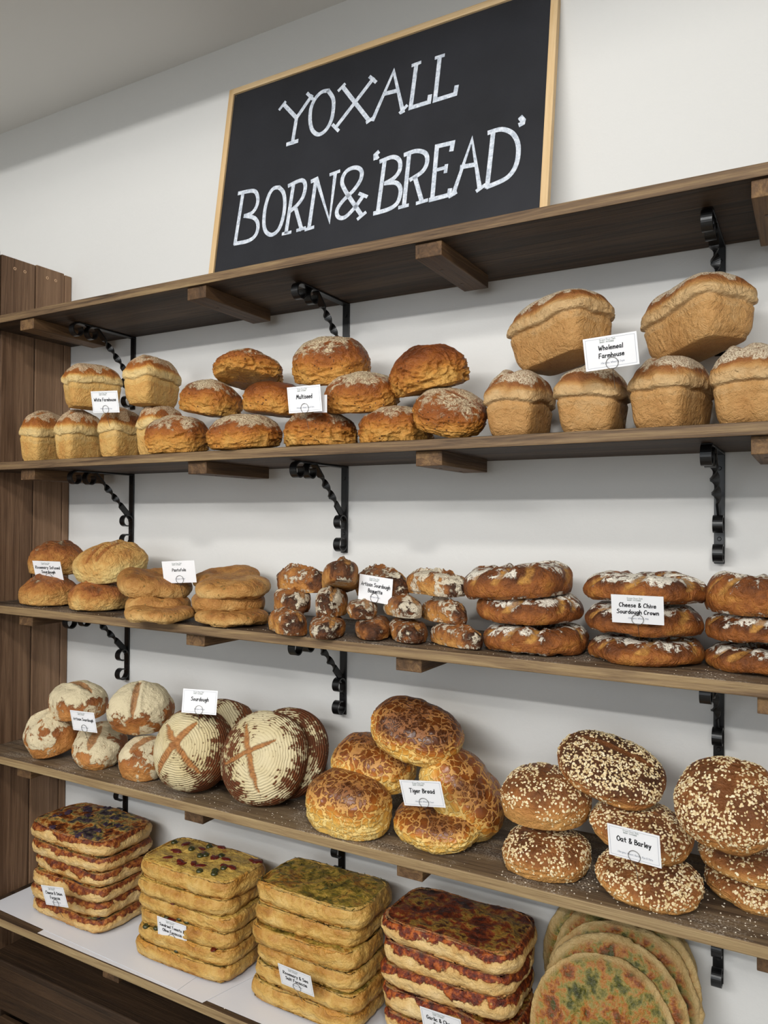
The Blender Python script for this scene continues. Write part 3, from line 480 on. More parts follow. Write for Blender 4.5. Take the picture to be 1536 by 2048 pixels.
 'bg5': ('sourdough_baguette', 'loaf', 'baguette', 75, (0.085, 0.2, 0.07), (0, 0, 66), {'p': 2.9, 'bot': 0.75, 'taper': 0.3, 'lump': 0.08, 'bake': (0.3, 0.7), 'tip': 0.5, 'flour': 0.25, 'flour_noise': 5.0, 'flour_low': 0.2, 'flour_all': 0.42, 'ridge_top': 0.12, 'rag': 0.05, 'n': 50}, 'long baguette turned sideways at the bottom right end beside the crown loaves'),
 'bg6': ('sourdough_baguette', 'loaf', 'baguette', 76, (0.085, 0.2, 0.07), (0, 0, 46), {'p': 2.9, 'bot': 0.75, 'taper': 0.3, 'lump': 0.08, 'bake': (0.3, 0.7), 'tip': 0.5, 'flour': 0.25, 'flour_noise': 5.0, 'flour_low': 0.2, 'flour_all': 0.42, 'ridge_top': 0.12, 'rag': 0.05, 'n': 50}, 'dark ended baguette in the middle row at the left end'),
 'bg7': ('sourdough_baguette', 'loaf', 'baguette', 77, (0.085, 0.2, 0.07), (0, 0, 24), {'p': 2.9, 'bot': 0.75, 'taper': 0.3, 'lump': 0.08, 'bake': (0.3, 0.7), 'tip': 0.5, 'flour': 0.25, 'flour_noise': 5.0, 'flour_low': 0.2, 'flour_all': 0.42, 'ridge_top': 0.12, 'rag': 0.05, 'n': 50}, 'pointed golden baguette in the middle row, second from the left'),
 'bg8': ('sourdough_baguette', 'loaf', 'baguette', 78, (0.085, 0.2, 0.07), (0, 0, 30), {'p': 2.9, 'bot': 0.75, 'taper': 0.3, 'lump': 0.08, 'bake': (0.3, 0.7), 'tip': 0.5, 'flour': 0.25, 'flour_noise': 5.0, 'flour_low': 0.2, 'flour_all': 0.42, 'ridge_top': 0.12, 'rag': 0.05, 'n': 50}, 'small floury baguette just below the left corner of the baguette card'),
 'bg9': ('sourdough_baguette', 'loaf', 'baguette', 79, (0.085, 0.2, 0.07), (0, 0, 44), {'p': 2.9, 'bot': 0.75, 'taper': 0.3, 'lump': 0.08, 'bake': (0.3, 0.7), 'tip': 0.5, 'flour': 0.25, 'flour_noise': 5.0, 'flour_low': 0.2, 'flour_all': 0.8, 'ridge_top': 0.12, 'rag': 0.05, 'n': 50}, 'grey floury baguette half tucked behind the baguette card'),
 'bg10': ('sourdough_baguette', 'loaf', 'baguette', 80, (0.085, 0.2, 0.07), (0, 0, 58), {'p': 2.9, 'bot': 0.75, 'taper': 0.3, 'lump': 0.08, 'bake': (0.3, 0.7), 'tip': 0.5, 'flour': 0.25, 'flour_noise': 5.0, 'flour_low': 0.2, 'flour_all': 0.42, 'ridge_top': 0.12, 'rag': 0.05, 'n': 50}, 'floury baguette in the middle row at the right end'),
 'bg11': ('sourdough_baguette', 'loaf', 'baguette', 81, (0.085, 0.2, 0.07), (0, -6, 78), {'p': 2.9, 'bot': 0.75, 'taper': 0.3, 'lump': 0.08, 'bake': (0.2, 0.6), 'tip': 0.5, 'flour': 0.25, 'flour_noise': 5.0, 'flour_low': 0.2, 'flour_all': 0.2, 'ridge_top': 0.12, 'rag': 0.05, 'n': 50}, 'golden torn baguette lying sideways at the top left of the stack'),
 'bg12': ('sourdough_baguette', 'loaf', 'baguette', 82, (0.085, 0.2, 0.07), (-14, 0, 34), {'p': 2.9, 'bot': 0.75, 'taper': 0.3, 'lump': 0.08, 'bake': (0.3, 0.7), 'tip': 0.5, 'flour': 0.25, 'flour_noise': 5.0, 'flour_low': 0.2, 'flour_all': 0.42, 'ridge_top': 0.12, 'rag': 0.05, 'n': 50}, 'tallest baguette, tilted with a dark burnt end, left of the card'),
 'bg13': ('sourdough_baguette', 'loaf', 'baguette', 83, (0.085, 0.2, 0.07), (0, 0, 62), {'p': 2.9, 'bot': 0.75, 'taper': 0.3, 'lump': 0.08, 'bake': (0.3, 0.7), 'tip': 0.5, 'flour': 0.25, 'flour_noise': 5.0, 'flour_low': 0.2, 'flour_all': 0.2, 'ridge_top': 0.12, 'rag': 0.05, 'n': 50}, 'crusty baguette behind the baguette card'),
 'bg14': ('sourdough_baguette', 'loaf', 'baguette', 84, (0.085, 0.2, 0.07), (0, 0, 68), {'p': 2.9, 'bot': 0.75, 'taper': 0.3, 'lump': 0.08, 'bake': (0.3, 0.7), 'tip': 0.5, 'flour': 0.25, 'flour_noise': 5.0, 'flour_low': 0.2, 'flour_all': 0.9, 'ridge_top': 0.12, 'rag': 0.05, 'n': 50}, 'white floured baguette at the top right of the stack'),
 'cr3': ('crown_loaf', 'ring', 'crown', 93, (0.25, 0.25, 0.072), (0, 0, 40), {}, 'ring shaped crown loaf at the bottom of the left stack of three'),
 'cr2': ('crown_loaf', 'ring', 'crown', 92, (0.25, 0.25, 0.072), (0, -5, 100), {}, 'dark crown loaf in the middle of the left stack of three'),
 'cr1': ('crown_loaf', 'ring', 'crown', 91, (0.25, 0.25, 0.072), (0, -5, 10), {}, 'golden crown loaf on top of the left stack, next to the baguettes'),
 'cr6': ('crown_loaf', 'ring', 'crown', 96, (0.25, 0.25, 0.072), (0, 0, 70), {}, 'crown loaf with a thick white flour patch, bottom of the middle stack'),
 'cr5': ('crown_loaf', 'ring', 'crown', 95, (0.25, 0.25, 0.072), (0, 0, 20), {}, 'crown loaf in the middle of the stack behind the Cheese and Chive card'),
 'cr4': ('crown_loaf', 'ring', 'crown', 94, (0.25, 0.25, 0.072), (0, 0, 150), {}, 'wide brown crown loaf on top of the middle stack above the card'),
 'cr9': ('crown_loaf', 'ring', 'crown', 99, (0.25, 0.25, 0.072), (0, 0, 0), {}, 'bottom crown loaf of the stack cut by the right edge of the photo'),
 'cr8': ('crown_loaf', 'ring', 'crown', 98, (0.25, 0.25, 0.072), (0, 0, 40), {}, 'middle crown loaf of the stack cut by the right edge of the photo'),
 'cr7': ('crown_loaf', 'ring', 'crown', 97, (0.25, 0.25, 0.072), (0, 0, 80), {}, 'floury crown loaf on top of the stack cut by the right edge of the photo'),
 'ar2': ('artisan_sourdough', 'loaf', 'artisan', 101, (0.17, 0.15, 0.12), (20, 0, -20), {'p': 2.2, 'bot': 0.6, 'lump': 0.07, 'bake': (0.35, 0.75), 'flour': 0.5, 'flour_all': 0.5, 'flour_noise': 2.0, 'slashes': [(-0.5, -0.6, -0.2, 0.7, 0.14, 0.09, 0.1)]}, 'oval artisan sourdough at the left end of the shelf against the wooden panel'),
 'ar3': ('artisan_sourdough', 'loaf', 'artisan', 102, (0.13, 0.19, 0.1), (14, 0, 45), {'p': 2.2, 'bot': 0.6, 'lump': 0.07, 'bake': (0.35, 0.75), 'flour': 0.5, 'flour_all': 0.5, 'flour_noise': 2.0, 'slashes': [(-0.3, -0.7, 0, 0.2, 0.2, 0.06, 0.06)]}, 'floury white artisan sourdough on the shelf below the Artisan Sourdough card'),
 'ar5': ('artisan_sourdough', 'loaf', 'artisan', 103, (0.16, 0.16, 0.11), (14, 0, 20), {'p': 2.2, 'bot': 0.6, 'lump': 0.07, 'bake': (0.35, 0.75), 'flour': 0.5, 'flour_all': 0.5, 'flour_noise': 2.0, 'slashes': [(-0.2, -0.6, 0.3, 0.5, 0.22, 0.03, 0.02)]}, 'small golden artisan sourdough tucked left of the cross cut boule'),
 'ar1': ('artisan_sourdough', 'loaf', 'artisan', 104, (0.2, 0.14, 0.1), (8, 0, -10), {'p': 2.2, 'bot': 0.6, 'lump': 0.07, 'bake': (0.45, 0.9), 'flour': 0.75, 'flour_all': 0.5, 'flour_noise': 2.0, 'slashes': [(-0.7, 0, 0.7, 0.1, 0.2, 0.06, 0.05)]}, 'brown and white artisan sourdough on top at the far left'),
 'ar4': ('artisan_sourdough', 'loaf', 'artisan', 105, (0.2, 0.17, 0.13), (26, 0, 30), {'p': 2.2, 'bot': 0.6, 'lump': 0.07, 'bake': (0.5, 0.95), 'flour': 0.8, 'flour_all': 0.5, 'flour_noise': 2.0, 'slashes': [(0.0, -0.9, -0.1, 0.6, 0.13, 0.1, 0.06)]}, 'round artisan sourdough with half its crust white and half dark brown'),
 'sd3': ('sourdough_boule', 'loaf', 'boule', 113, (0.23, 0.23, 0.08), (72, 0, -6), {'p': 2.2, 'bot': 0.45, 'lump': 0.02, 'bake': (0.5, 0.7), 'flour': 0.9, 'n': 64, 'slashes': [(-0.62, -0.1, 0.62, 0.1, 0.075, 0.06, 0.03), (0.1, -0.62, -0.1, 0.62, 0.075, 0.06, 0.03)]}, 'ringed sourdough boule mostly hidden behind the boule with the Sourdough card'),
 'sd4': ('sourdough_boule', 'loaf', 'boule', 114, (0.24, 0.24, 0.09), (70, 0, 4), {'p': 2.2, 'bot': 0.45, 'lump': 0.02, 'bake': (0.6, 0.8), 'flour': 0.42, 'n': 64, 'slashes': []}, 'dark ringed sourdough boule standing behind the largest one, nearest the wall'),
 'sd1': ('sourdough_boule', 'loaf', 'boule', 111, (0.23, 0.23, 0.115), (70, 0, 8), {'p': 2.2, 'bot': 0.45, 'lump': 0.02, 'bake': (0.5, 0.7), 'flour': 0.9, 'n': 64, 'slashes': [(-0.62, -0.72, 0.3, 0.62, 0.12, 0.07, 0.04), (-0.55, 0.5, 0.62, -0.5, 0.085, 0.06, 0.04)]}, 'cream floured sourdough boule with a wide cross cut and card in its top'),
 'sd2': ('sourdough_boule', 'loaf', 'boule', 112, (0.25, 0.25, 0.115), (68, 0, 10), {'p': 2.2, 'bot': 0.45, 'lump': 0.02, 'bake': (0.5, 0.7), 'flour': 0.62, 'n': 64, 'slashes': [(-0.4, 0.62, 0.2, -0.72, 0.075, 0.06, 0.04), (-0.75, -0.25, 0.42, 0.38, 0.06, 0.06, 0.04)]}, 'largest sourdough boule with concentric flour rings and a thin cross cut'),
 'tg3': ('tiger_loaf', 'loaf', 'tiger', 123, (0.21, 0.15, 0.12), (12, 4, 0), {'p': 2.4, 'bot': 0.6, 'lump': 0.06, 'bake': (-0.15, 0.85), 'flour': 0, 'wrinkle': 0.03, 'n': 60}, 'tiger bread at the lower left of the tiger bread heap'),
 'tg5': ('tiger_loaf', 'loaf', 'tiger', 125, (0.21, 0.15, 0.12), (14, 0, -10), {'p': 2.4, 'bot': 0.6, 'lump': 0.06, 'bake': (-0.15, 0.85), 'flour': 0, 'wrinkle': 0.03, 'n': 60}, 'yellow tiger bread on the shelf below the Tiger Bread card'),
 'tg2': ('tiger_loaf', 'loaf', 'tiger', 122, (0.21, 0.15, 0.12), (14, 6, 0), {'p': 2.4, 'bot': 0.6, 'lump': 0.06, 'bake': (-0.15, 0.85), 'flour': 0, 'wrinkle': 0.03, 'n': 60}, 'tiger bread on the left of the heap, second layer'),
 'tg4': ('tiger_loaf', 'loaf', 'tiger', 124, (0.21, 0.15, 0.12), (14, 48, 18), {'p': 2.4, 'bot': 0.6, 'lump': 0.06, 'bake': (-0.15, 0.85), 'flour': 0, 'wrinkle': 0.03, 'n': 60}, 'long tiger bread propped steeply on the right of the heap'),
 'tg1': ('tiger_loaf', 'loaf', 'tiger', 121, (0.21, 0.15, 0.12), (20, 14, 0), {'p': 2.4, 'bot': 0.6, 'lump': 0.06, 'bake': (0.1, 1.0), 'flour': 0, 'wrinkle': 0.03, 'n': 60}, 'dark crackled tiger bread on the very top of the heap'),
 'ob2': ('oat_barley_loaf', 'loaf', 'oat', 132, (0.17, 0.15, 0.11), (8, 0, 0), {'p': 2.3, 'bot': 0.62, 'lump': 0.05, 'bake': (0.08, 0.75), 'flour': 0, 'wrinkle': 0.02, 'n': 56, 'slashes': []}, 'oat topped loaf on the shelf at the left, beneath another'),
 'ob1': ('oat_barley_loaf', 'loaf', 'oat', 131, (0.17, 0.15, 0.11), (8, 0, 10), {'p': 2.3, 'bot': 0.62, 'lump': 0.05, 'bake': (0.08, 0.75), 'flour': 0, 'wrinkle': 0.02, 'n': 56, 'slashes': [(-0.1, -0.6, 0.1, 0.7, 0.12, 0.05, 0)]}, 'oat topped loaf with a dented top, upper of the left pair'),
 'ob5': ('oat_barley_loaf', 'loaf', 'oat', 135, (0.2, 0.15, 0.11), (18, 6, -10), {'p': 2.3, 'bot': 0.62, 'lump': 0.05, 'bake': (0.08, 0.75), 'flour': 0, 'wrinkle': 0.02, 'n': 56, 'slashes': []}, 'oat topped loaf on the shelf at the bottom under the Oat and Barley card'),
 'ob4': ('oat_barley_loaf', 'loaf', 'oat', 134, (0.2, 0.15, 0.11), (16, 8, -5), {'p': 2.3, 'bot': 0.62, 'lump': 0.05, 'bake': (0.08, 0.75), 'flour': 0, 'wrinkle': 0.02, 'n': 56, 'slashes': []}, 'oat topped loaf directly behind the Oat and Barley card'),
 'ob3': ('oat_barley_loaf', 'loaf', 'oat', 133, (0.21, 0.15, 0.11), (30, 16, 0), {'p': 2.3, 'bot': 0.62, 'lump': 0.05, 'bake': (0.3, 1.0), 'flour': 0, 'wrinkle': 0.02, 'n': 56, 'slashes': [(-0.7, 0.3, 0.7, 0.3, 0.1, 0.03, 0)]}, 'dark oat topped loaf lying across the top of the heap'),
 'ob8': ('oat_barley_loaf', 'loaf', 'oat', 138, (0.17, 0.15, 0.11), (10, 6, -14), {'p': 2.3, 'bot': 0.62, 'lump': 0.05, 'bake': (0.08, 0.75), 'flour': 0, 'wrinkle': 0.02, 'n': 56, 'slashes': []}, 'lowest oat topped loaf at the right edge of the photo'),
 'ob7': ('oat_barley_loaf', 'loaf', 'oat', 137, (0.17, 0.15, 0.11), (10, 6, -14), {'p': 2.3, 'bot': 0.62, 'lump': 0.05, 'bake': (0.08, 0.75), 'flour': 0, 'wrinkle': 0.02, 'n': 56, 'slashes': []}, 'oat topped loaf under the big round one at the right edge'),
 'ob6': ('oat_barley_loaf', 'loaf', 'oat', 136, (0.2, 0.19, 0.12), (42, 4, -10), {'p': 2.3, 'bot': 0.62, 'lump': 0.05, 'bake': (0.3, 0.75), 'flour': 0, 'wrinkle': 0.02, 'n': 56, 'slashes': [(0, -0.5, 0.05, 0.9, 0.12, 0.05, 0)]}, 'big round oat topped loaf with a bare brown slash at the right edge'),
}
POS = {
 'wf1': (-1.9087, -0.17, 1.192, 0.6717, 1.1436),
 'wf2': (-1.7695, -0.165, 1.1924, 0.6491, 1.0902),
 'wf3': (-1.6056, -0.165, 1.193, 0.5975, 1.0575),
 'wf4': (-1.4784, -0.15, 1.1934, 0.6135, 1.0984),
 'wf5': (-1.722, -0.165, 1.3378, 0.7511, 0.9411),
 'wf6': (-1.4905, -0.17, 1.328, 0.7529, 0.9718),
 'ms1': (-1.344, -0.225, 1.1989, 0.9288, 0.9369),
 'ms2': (-1.1284, -0.235, 1.199, 1.0357, 0.8177),
 'ms3': (-0.9528, -0.19, 1.1951, 1.0074, 0.8729),
 'ms4': (-0.7674, -0.18, 1.1956, 0.9426, 0.8591),
 'ms5': (-0.6447, -0.19, 1.2303, 0.9344, 0.7557),
 'ms6': (-1.2966, -0.17, 1.2922, 0.9181, 0.9189),
 'ms7': (-1.0992, -0.165, 1.282, 0.9195, 0.8192),
 'ms8': (-0.8541, -0.17, 1.2738, 1.001, 0.8937),
 'ms9': (-1.2024, -0.14, 1.3751, 0.9924, 0.721),
 'ms10': (-0.942, -0.16, 1.3432, 1.0705, 1.0923),
 'ms11': (-0.6941, -0.16, 1.309, 0.9798, 0.9871),
 'wm1': (-0.5031, -0.16, 1.1965, 0.7715, 1.0051),
 'wm2': (-0.3608, -0.16, 1.1969, 0.8583, 0.9748),
 'wm3': (-0.2223, -0.16, 1.1974, 0.7895, 0.9954),
 'wm4': (-0.0923, -0.16, 1.1978, 0.8437, 1.0356),
 'wm5': (-0.4209, -0.15, 1.3427, 0.9373, 0.9779),
 'wm6': (-0.1777, -0.15, 1.3409, 0.9196, 0.9268),
 'rs1': (-1.8777, -0.15, 0.8792, 0.842, 0.9239),
 'rs2': (-1.8447, -0.2001, 0.8024, 0.8867, 0.8028),
 'rs3': (-1.6352, -0.16, 0.8885, 0.9864, 0.8099),
 'rs4': (-1.6379, -0.2055, 0.8018, 0.8463, 0.8098),
 'pa3': (-1.3343, -0.2861, 0.8009, 0.7862, 0.7527),
 'pa2': (-1.403, -0.225, 0.8022, 0.7721, 1.0746),
 'pa1': (-1.4334, -0.21, 0.8543, 0.8882, 1.1127),
 'pb3': (-1.1612, -0.2372, 0.8005, 0.7978, 0.8005),
 'pb2': (-1.2105, -0.195, 0.823, 0.8455, 1.1075),
 'pb1': (-1.1897, -0.195, 0.8591, 0.8356, 0.8695),
 'pb0': (-1.2768, -0.12, 0.8751, 0.7871, 0.8576),
 'bg1': (-0.9877, -0.2577, 0.8, 0.8639, 0.7111),
 'bg2': (-0.8954, -0.2424, 0.7997, 0.8643, 0.5494),
 'bg3': (-0.8096, -0.1972, 0.7995, 0.8775, 0.5907),
 'bg4': (-0.7276, -0.1967, 0.7992, 0.8483, 0.573),
 'bg5': (-0.6083, -0.2246, 0.7989, 0.6858, 0.5947),
 'bg6': (-1.0263, -0.19, 0.8354, 0.8992, 0.7215),
 'bg7': (-0.9194, -0.19, 0.8344, 0.7823, 0.8914),
 'bg8': (-0.8418, -0.19, 0.8369, 0.7596, 0.5015),
 'bg9': (-0.7447, -0.19, 0.8443, 0.7761, 0.6073),
 'bg10': (-0.6501, -0.19, 0.8383, 0.6793, 0.6375),
 'bg11': (-1.0075, -0.18, 0.8787, 0.722, 0.8063),
 'bg12': (-0.8973, -0.19, 0.8926, 0.9224, 0.8148),
 'bg13': (-0.8187, -0.15, 0.8696, 0.8852, 0.9193),
 'bg14': (-0.6749, -0.18, 0.8887, 0.8461, 0.6871),
 'cr3': (-0.4669, -0.1741, 0.7985, 0.7947, 0.629),
 'cr2': (-0.483, -0.16, 0.8597, 0.8062, 0.5789),
 'cr1': (-0.5043, -0.16, 0.8949, 0.8291, 0.7931),
 'cr6': (-0.2654, -0.1651, 0.7979, 0.7751, 0.5235),
 'cr5': (-0.269, -0.16, 0.8459, 0.8016, 0.6247),
 'cr4': (-0.2677, -0.16, 0.9005, 0.8411, 0.6176),
 'cr9': (-0.0769, -0.1578, 0.7974, 0.7145, 0.4973),
 'cr8': (-0.0756, -0.16, 0.8467, 0.7142, 0.5729),
 'cr7': (-0.0759, -0.16, 0.8899, 0.7278, 0.8269),
 'ar2': (-1.8049, -0.1995, 0.4119, 0.8845, 0.8883),
 'ar3': (-1.6608, -0.1773, 0.4155, 1.0356, 0.6623),
 'ar5': (-1.4624, -0.2009, 0.408, 0.7887, 0.7771),
 'ar1': (-1.753, -0.17, 0.5034, 0.9287, 0.9001),
 'ar4': (-1.5213, -0.16, 0.5167, 0.8197, 0.7862),
 'sd3': (-1.2822, -0.0955, 0.4849, 0.8446, 1.3544),
 'sd4': (-1.0728, -0.1229, 0.4927, 0.8539, 0.6508),
 'sd1': (-1.2893, -0.1938, 0.4833, 0.8263, 0.9061),
 'sd2': (-1.0953, -0.1809, 0.4911, 0.8319, 0.6468),
 'tg3': (-0.8454, -0.2275, 0.4093, 0.8802, 0.8983),
 'tg5': (-0.662, -0.1881, 0.4128, 0.878, 0.4819),
 'tg2': (-0.8322, -0.15, 0.4832, 0.8866, 0.7612),
 'tg4': (-0.6544, -0.15, 0.4604, 0.9235, 0.8766),
 'tg1': (-0.7344, -0.15, 0.5735, 0.9487, 0.7058),
 'ob2': (-0.4329, -0.2009, 0.408, 0.9345, 0.5595),
 'ob1': (-0.4411, -0.18, 0.4905, 0.9646, 0.8087),
 'ob5': (-0.2491, -0.2147, 0.4199, 0.8741, 0.3776),
 'ob4': (-0.2718, -0.17, 0.4794, 0.8823, 0.4751),
 'ob3': (-0.3304, -0.15, 0.5741, 0.9173, 0.4859),
 'ob8': (-0.0905, -0.13, 0.4125, 0.9133, 0.38),
 'ob7': (-0.0994, -0.13, 0.4596, 0.9415, 0.341),
 'ob6': (-0.1223, -0.18, 0.555, 0.8295, 0.6271),
}
CARDPOS = {
 'White Farmhouse': (-1.5564, -0.2589, 1.3074, 12.1, 2.0, 6.1, 1.0),
 'Multiseed': (-0.9211, -0.2925, 1.2642, 9.0, 0.4, -2.2, 1.0),
 'Wholemeal': (-0.2967, -0.2892, 1.3, 14.8, -5.6, 10.8, 1.0),
 'Rosemary Infused': (-1.8293, -0.2104, 0.8723, 19.1, 0.7, 17.0, 1.0),
 'Pantofola': (-1.3368, -0.2198, 0.8867, 8.7, -3.1, 16.2, 1.0),
 'Baguette': (-0.8025, -0.2058, 0.8707, 1.3, 5.0, -5.8, 1.0),
 'Crown': (-0.2573, -0.272, 0.8731, 20.8, 0.2, 4.7, 0.96),
 'Artisan': (-1.6249, -0.2553, 0.4964, 10.9, -2.1, 2.4, 1.0),
 'Sourdough': (-1.2282, -0.2687, 0.596, -7.1, 0.6, 16.6, 1.0),
 'Tiger': (-0.6488, -0.2727, 0.496, 13.6, -6.7, 3.2, 1.0),
 'Oat': (-0.2525, -0.3123, 0.4962, 8.2, -1.0, -10.0, 1.0),
 'Cheese Onion': (-1.6732, -0.2949, 0.0572, 11.1, -8.9, 0.1, 1.0),
 'Sundried': (-1.3411, -0.229, 0.0302, 10.4, 4.4, 6.1, 1.0),
 'Rosemary Sea': (-0.9511, -0.2594, 0.048, 16.9, 1.2, -1.0, 1.0),
 'Garlic': (-0.6068, -0.2696, 0.0707, 14.2, -2.8, -2.6, 1.0),
}
# ------------------------------------------------------------ the room
def struct(name, a, b, m):
    mb = MB(); mb.box(a, b); return finish(mb.build(name, m), kind='structure')
FL = -.62
struct('wall_back', (-4.6, 0, FL), (2.6, .12, 2.33), M['wall'])
struct('wall_left', (-4.72, -5.6, FL), (-4.6, .12, 2.33), M['room'])
struct('wall_right', (2.6, -5.6, FL), (2.72, .12, 2.33), M['room'])
struct('wall_front', (-4.72, -5.72, FL), (2.72, -5.6, 2.33), M['room'])
struct('ceiling', (-4.72, -5.72, 2.33), (2.72, .12, 2.45), M['ceiling'])
struct('floor', (-4.72, -5.72, FL-.1), (2.72, .12, FL), M['floor'])
struct('shade_beam_1', (-4.6, -1.2, 2.19), (2.6, -1.05, 2.33), M['ceiling'])['label'] = 'unseen white ceiling beam added to shade the top of the shelf wall'  # out of view, added to cast the shaded band below the ceiling
# ------------------------------------------------------------ wall shelves with cleats below
SZ = {1: 1.5945, 2: 1.1949, 3: .8, 4: .4, 5: -.0394}; ST = {1: .0004, 2: .0032, 3: -.0028, 4: .0033, 5: -.0025}
def shelf_z(k, x): return SZ[k]+ST[k]*(x+1)
SL = {1: 'top wooden wall shelf carrying the framed chalkboard, empty of bread', 2: 'second wooden shelf from the top, holding tin loaves and seeded rounds',
      3: 'middle wooden shelf holding baguettes, pantofola and crown loaves', 4: 'wooden shelf holding sourdough boules, tiger bread and oat loaves, dusted with flour', 5: 'lowest wooden shelf lined with white parchment under the focaccia stacks'}
CL = {1: [-1.84, -1.235, -.645, -.06], 2: [-1.84, -1.235, -.645, -.06], 3: [-1.84, -1.235, -.685, -.05], 4: [-1.84, -1.235, -.68, -.05], 5: [-1.5, -.7]}
for k in range(1, 6):
    t = empty('wall_shelf', (-1, 0, SZ[k]), SL[k], 'shelf', 'wooden wall shelves one above the other', rot=(0, -ST[k], 0))
    x0 = -1.019; x1 = 1.25; th = .0215
    mb = MB(); mb.box((x0, -.292, -th), (x1, -.001, 0), .0025)
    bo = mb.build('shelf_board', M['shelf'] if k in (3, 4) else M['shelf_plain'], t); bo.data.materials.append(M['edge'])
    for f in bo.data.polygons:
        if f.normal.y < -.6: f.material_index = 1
    for cx in CL[k]:
        c = MB(); c.box((cx+1-.028, -.275 if k != 1 else -.283, -th-.028), (cx+1+.028, -.045, -th+.0005), .0015); co = c.build('cleat', M['cleat'], t)
        for yy in (-.2, -.1): sb = MB(); sb.tube([(cx+1-.01, yy, -th-.0275), (cx+1-.01, yy, -th-.0287)], .0035, 10); sb.build('screw', M['screw_dark'], co)
# ------------------------------------------------------------ twisted iron brackets
def scroll(mb, cy, cz, r, a0, a1, w=.009, th=.0032, n=26, shrink=.72):
    pts = []; sd = []
    for i in range(n+1):
        t = i/n; a = math.radians(a0+(a1-a0)*t); rr = r*(1-(1-shrink)*t)
        d = Vector((0, math.cos(a), math.sin(a))); pts.append(Vector((0, cy, cz))+d*rr)
        sd.append([Vector((-w, 0, 0))-d*th/2, Vector((w, 0, 0))-d*th/2, Vector((w, 0, 0))+d*th/2, Vector((-w, 0, 0))+d*th/2])
    mb.strip(pts, sd)
def bracket(loc, label):
    t = empty('shelf_bracket', loc, label, 'bracket', 'black twisted iron shelf brackets')
    b = MB(); b.box((-.0095, -.0045, -.212), (.0095, -.0005, 0), .0008); b.build('wall_bar', M['black'], t)
    b = MB(); b.box((-.0095, -.2, -.0045), (.0095, -.001, 0), .0008); b.build('top_arm', M['black'], t)
    # twisted diagonal flat bar
    A = Vector((0, -.135, -.004)); B = Vector((0, -.006, -.128)); n = 60; pts = []; sd = []; ax = (B-A).normalized(); nn = Vector((0, ax.z, -ax.y))
    for i in range(n+1):
        f = i/n; tw = math.pi*2.5*min(1, max(0, (f-.22)/.5)); wx = Vector((1, 0, 0))*math.cos(tw)+nn*math.sin(tw); wy = nn*math.cos(tw)-Vector((1, 0, 0))*math.sin(tw)
        pts.append(A.lerp(B, f)); w = .0085; h = .0022; sd.append([-wx*w-wy*h, wx*w-wy*h, wx*w+wy*h, -wx*w+wy*h])
    b = MB(); b.strip(pts, sd); b.build('twisted_strut', M['black'], t)
    for cy, cz, a0, a1 in ((-.2, -.0215, 95, 400), (-.152, -.0215, 75, 395)):
        b = MB(); scroll(b, cy, cz, .0185, a0, a1); b.build('scroll', M['black'], t)
    for cy, cz, a0, a1 in ((-.0225, -.138, -5, 285), (-.0225, -.19, -10, -300)):
        b = MB(); scroll(b, cy, cz, .0185, a0, a1); b.build('scroll', M['black'], t)
    for z in (-.165, -.03):
        b = MB(); b.tube([(0, -.0044, z), (0, -.0062, z)], [.0042, .003], 12); b.build('screw', M['black'], t)
RN = {1: 'under the top shelf', 2: 'under the second shelf', 3: 'under the middle shelf', 4: 'under the fourth shelf'}
BN = [('left', 'nearest the wooden end panel'), ('middle', 'in the middle of the wall'), ('right', 'near the right edge of the photo')]
for k in (1, 2, 3, 4):
    for i, bx in enumerate((-1.745, -1.007, -.16)):
        x = bx-(.012 if (k >= 3 and i == 0) else 0)
        bracket((x, 0, shelf_z(k, x)-.0215), 'black scrolled iron bracket %s, %s' % (RN[k], BN[i][1]))
# ------------------------------------------------------------ wooden end panel
t = empty('wooden_end_panel', (-2.02, -.15, FL), 'brown upright slatted wooden panel closing the left end of the shelves', 'panel')
prev = None
for i, (a, b, top) in enumerate([(-.46, -.350, 1.80), (-.347, -.240, 1.80), (-.236, -.1285, 1.792), (-.1245, -.0275, 1.795), (-.0255, -.001, 1.792)]):
    mb = MB(); mb.box((-.021, a+.15, 0), (-.0005, b+.15, top-FL), .003); bo = mb.build('upright_board', M['panel'], t)
    if i in (1, 2, 3):
        for f in (.38, .68):
            sb = MB()
            y = a+(b-a)*f+.15; zc = top-FL-.03
            pts = []; sd = []
            for j in range(17): 
                q = 2*math.pi*j/16; c = Vector((-.0002, y+.0035*math.cos(q), zc+.0035*math.sin(q))); d = Vector((0, math.cos(q), math.sin(q))); pts.append(c); sd.append([-d*.0012, Vector((.0009, 0, 0)), d*.0012, Vector((-.0009, 0, 0))])
            sb.strip(pts, sd, False); sb.build('screw_hole', M['screw'], bo)
for z in (1.66, .9, .15): 
    mb = MB(); mb.box((-.05, -.3, z-FL-.045), (-.0215, .149, z-FL+.045), .002); mb.build('batten', M['panel'], t)
mb = MB(); mb.box((-2.019, -.003+.0, 1.742), (-1.99, -.0005, 1.757)); 
# ------------------------------------------------------------ dark crate below the lowest shelf
t = empty('wooden_crate', (-1.3, -.15, FL), 'dark brown wooden crate in the shade beneath the lowest shelf', 'crate')
for i in range(3):
    mb = MB(); mb.box((-.66, -.11, .03+i*.14), (.66, -.095, .15+i*.14), .003); mb.build('front_board', M['crate'], t)
for sx in (-1, 1):
    mb = MB(); mb.box((sx*.66-.01, -.11, .0), (sx*.66+.01, .14, .44), .003); mb.build('end_board', M['crate'], t)
for i in range(2):
    mb = MB(); mb.box((-.68, -.125+i*.135, .441), (.68, .003+i*.135, .458), .003); mb.build('lid_board', M['crate'], t)
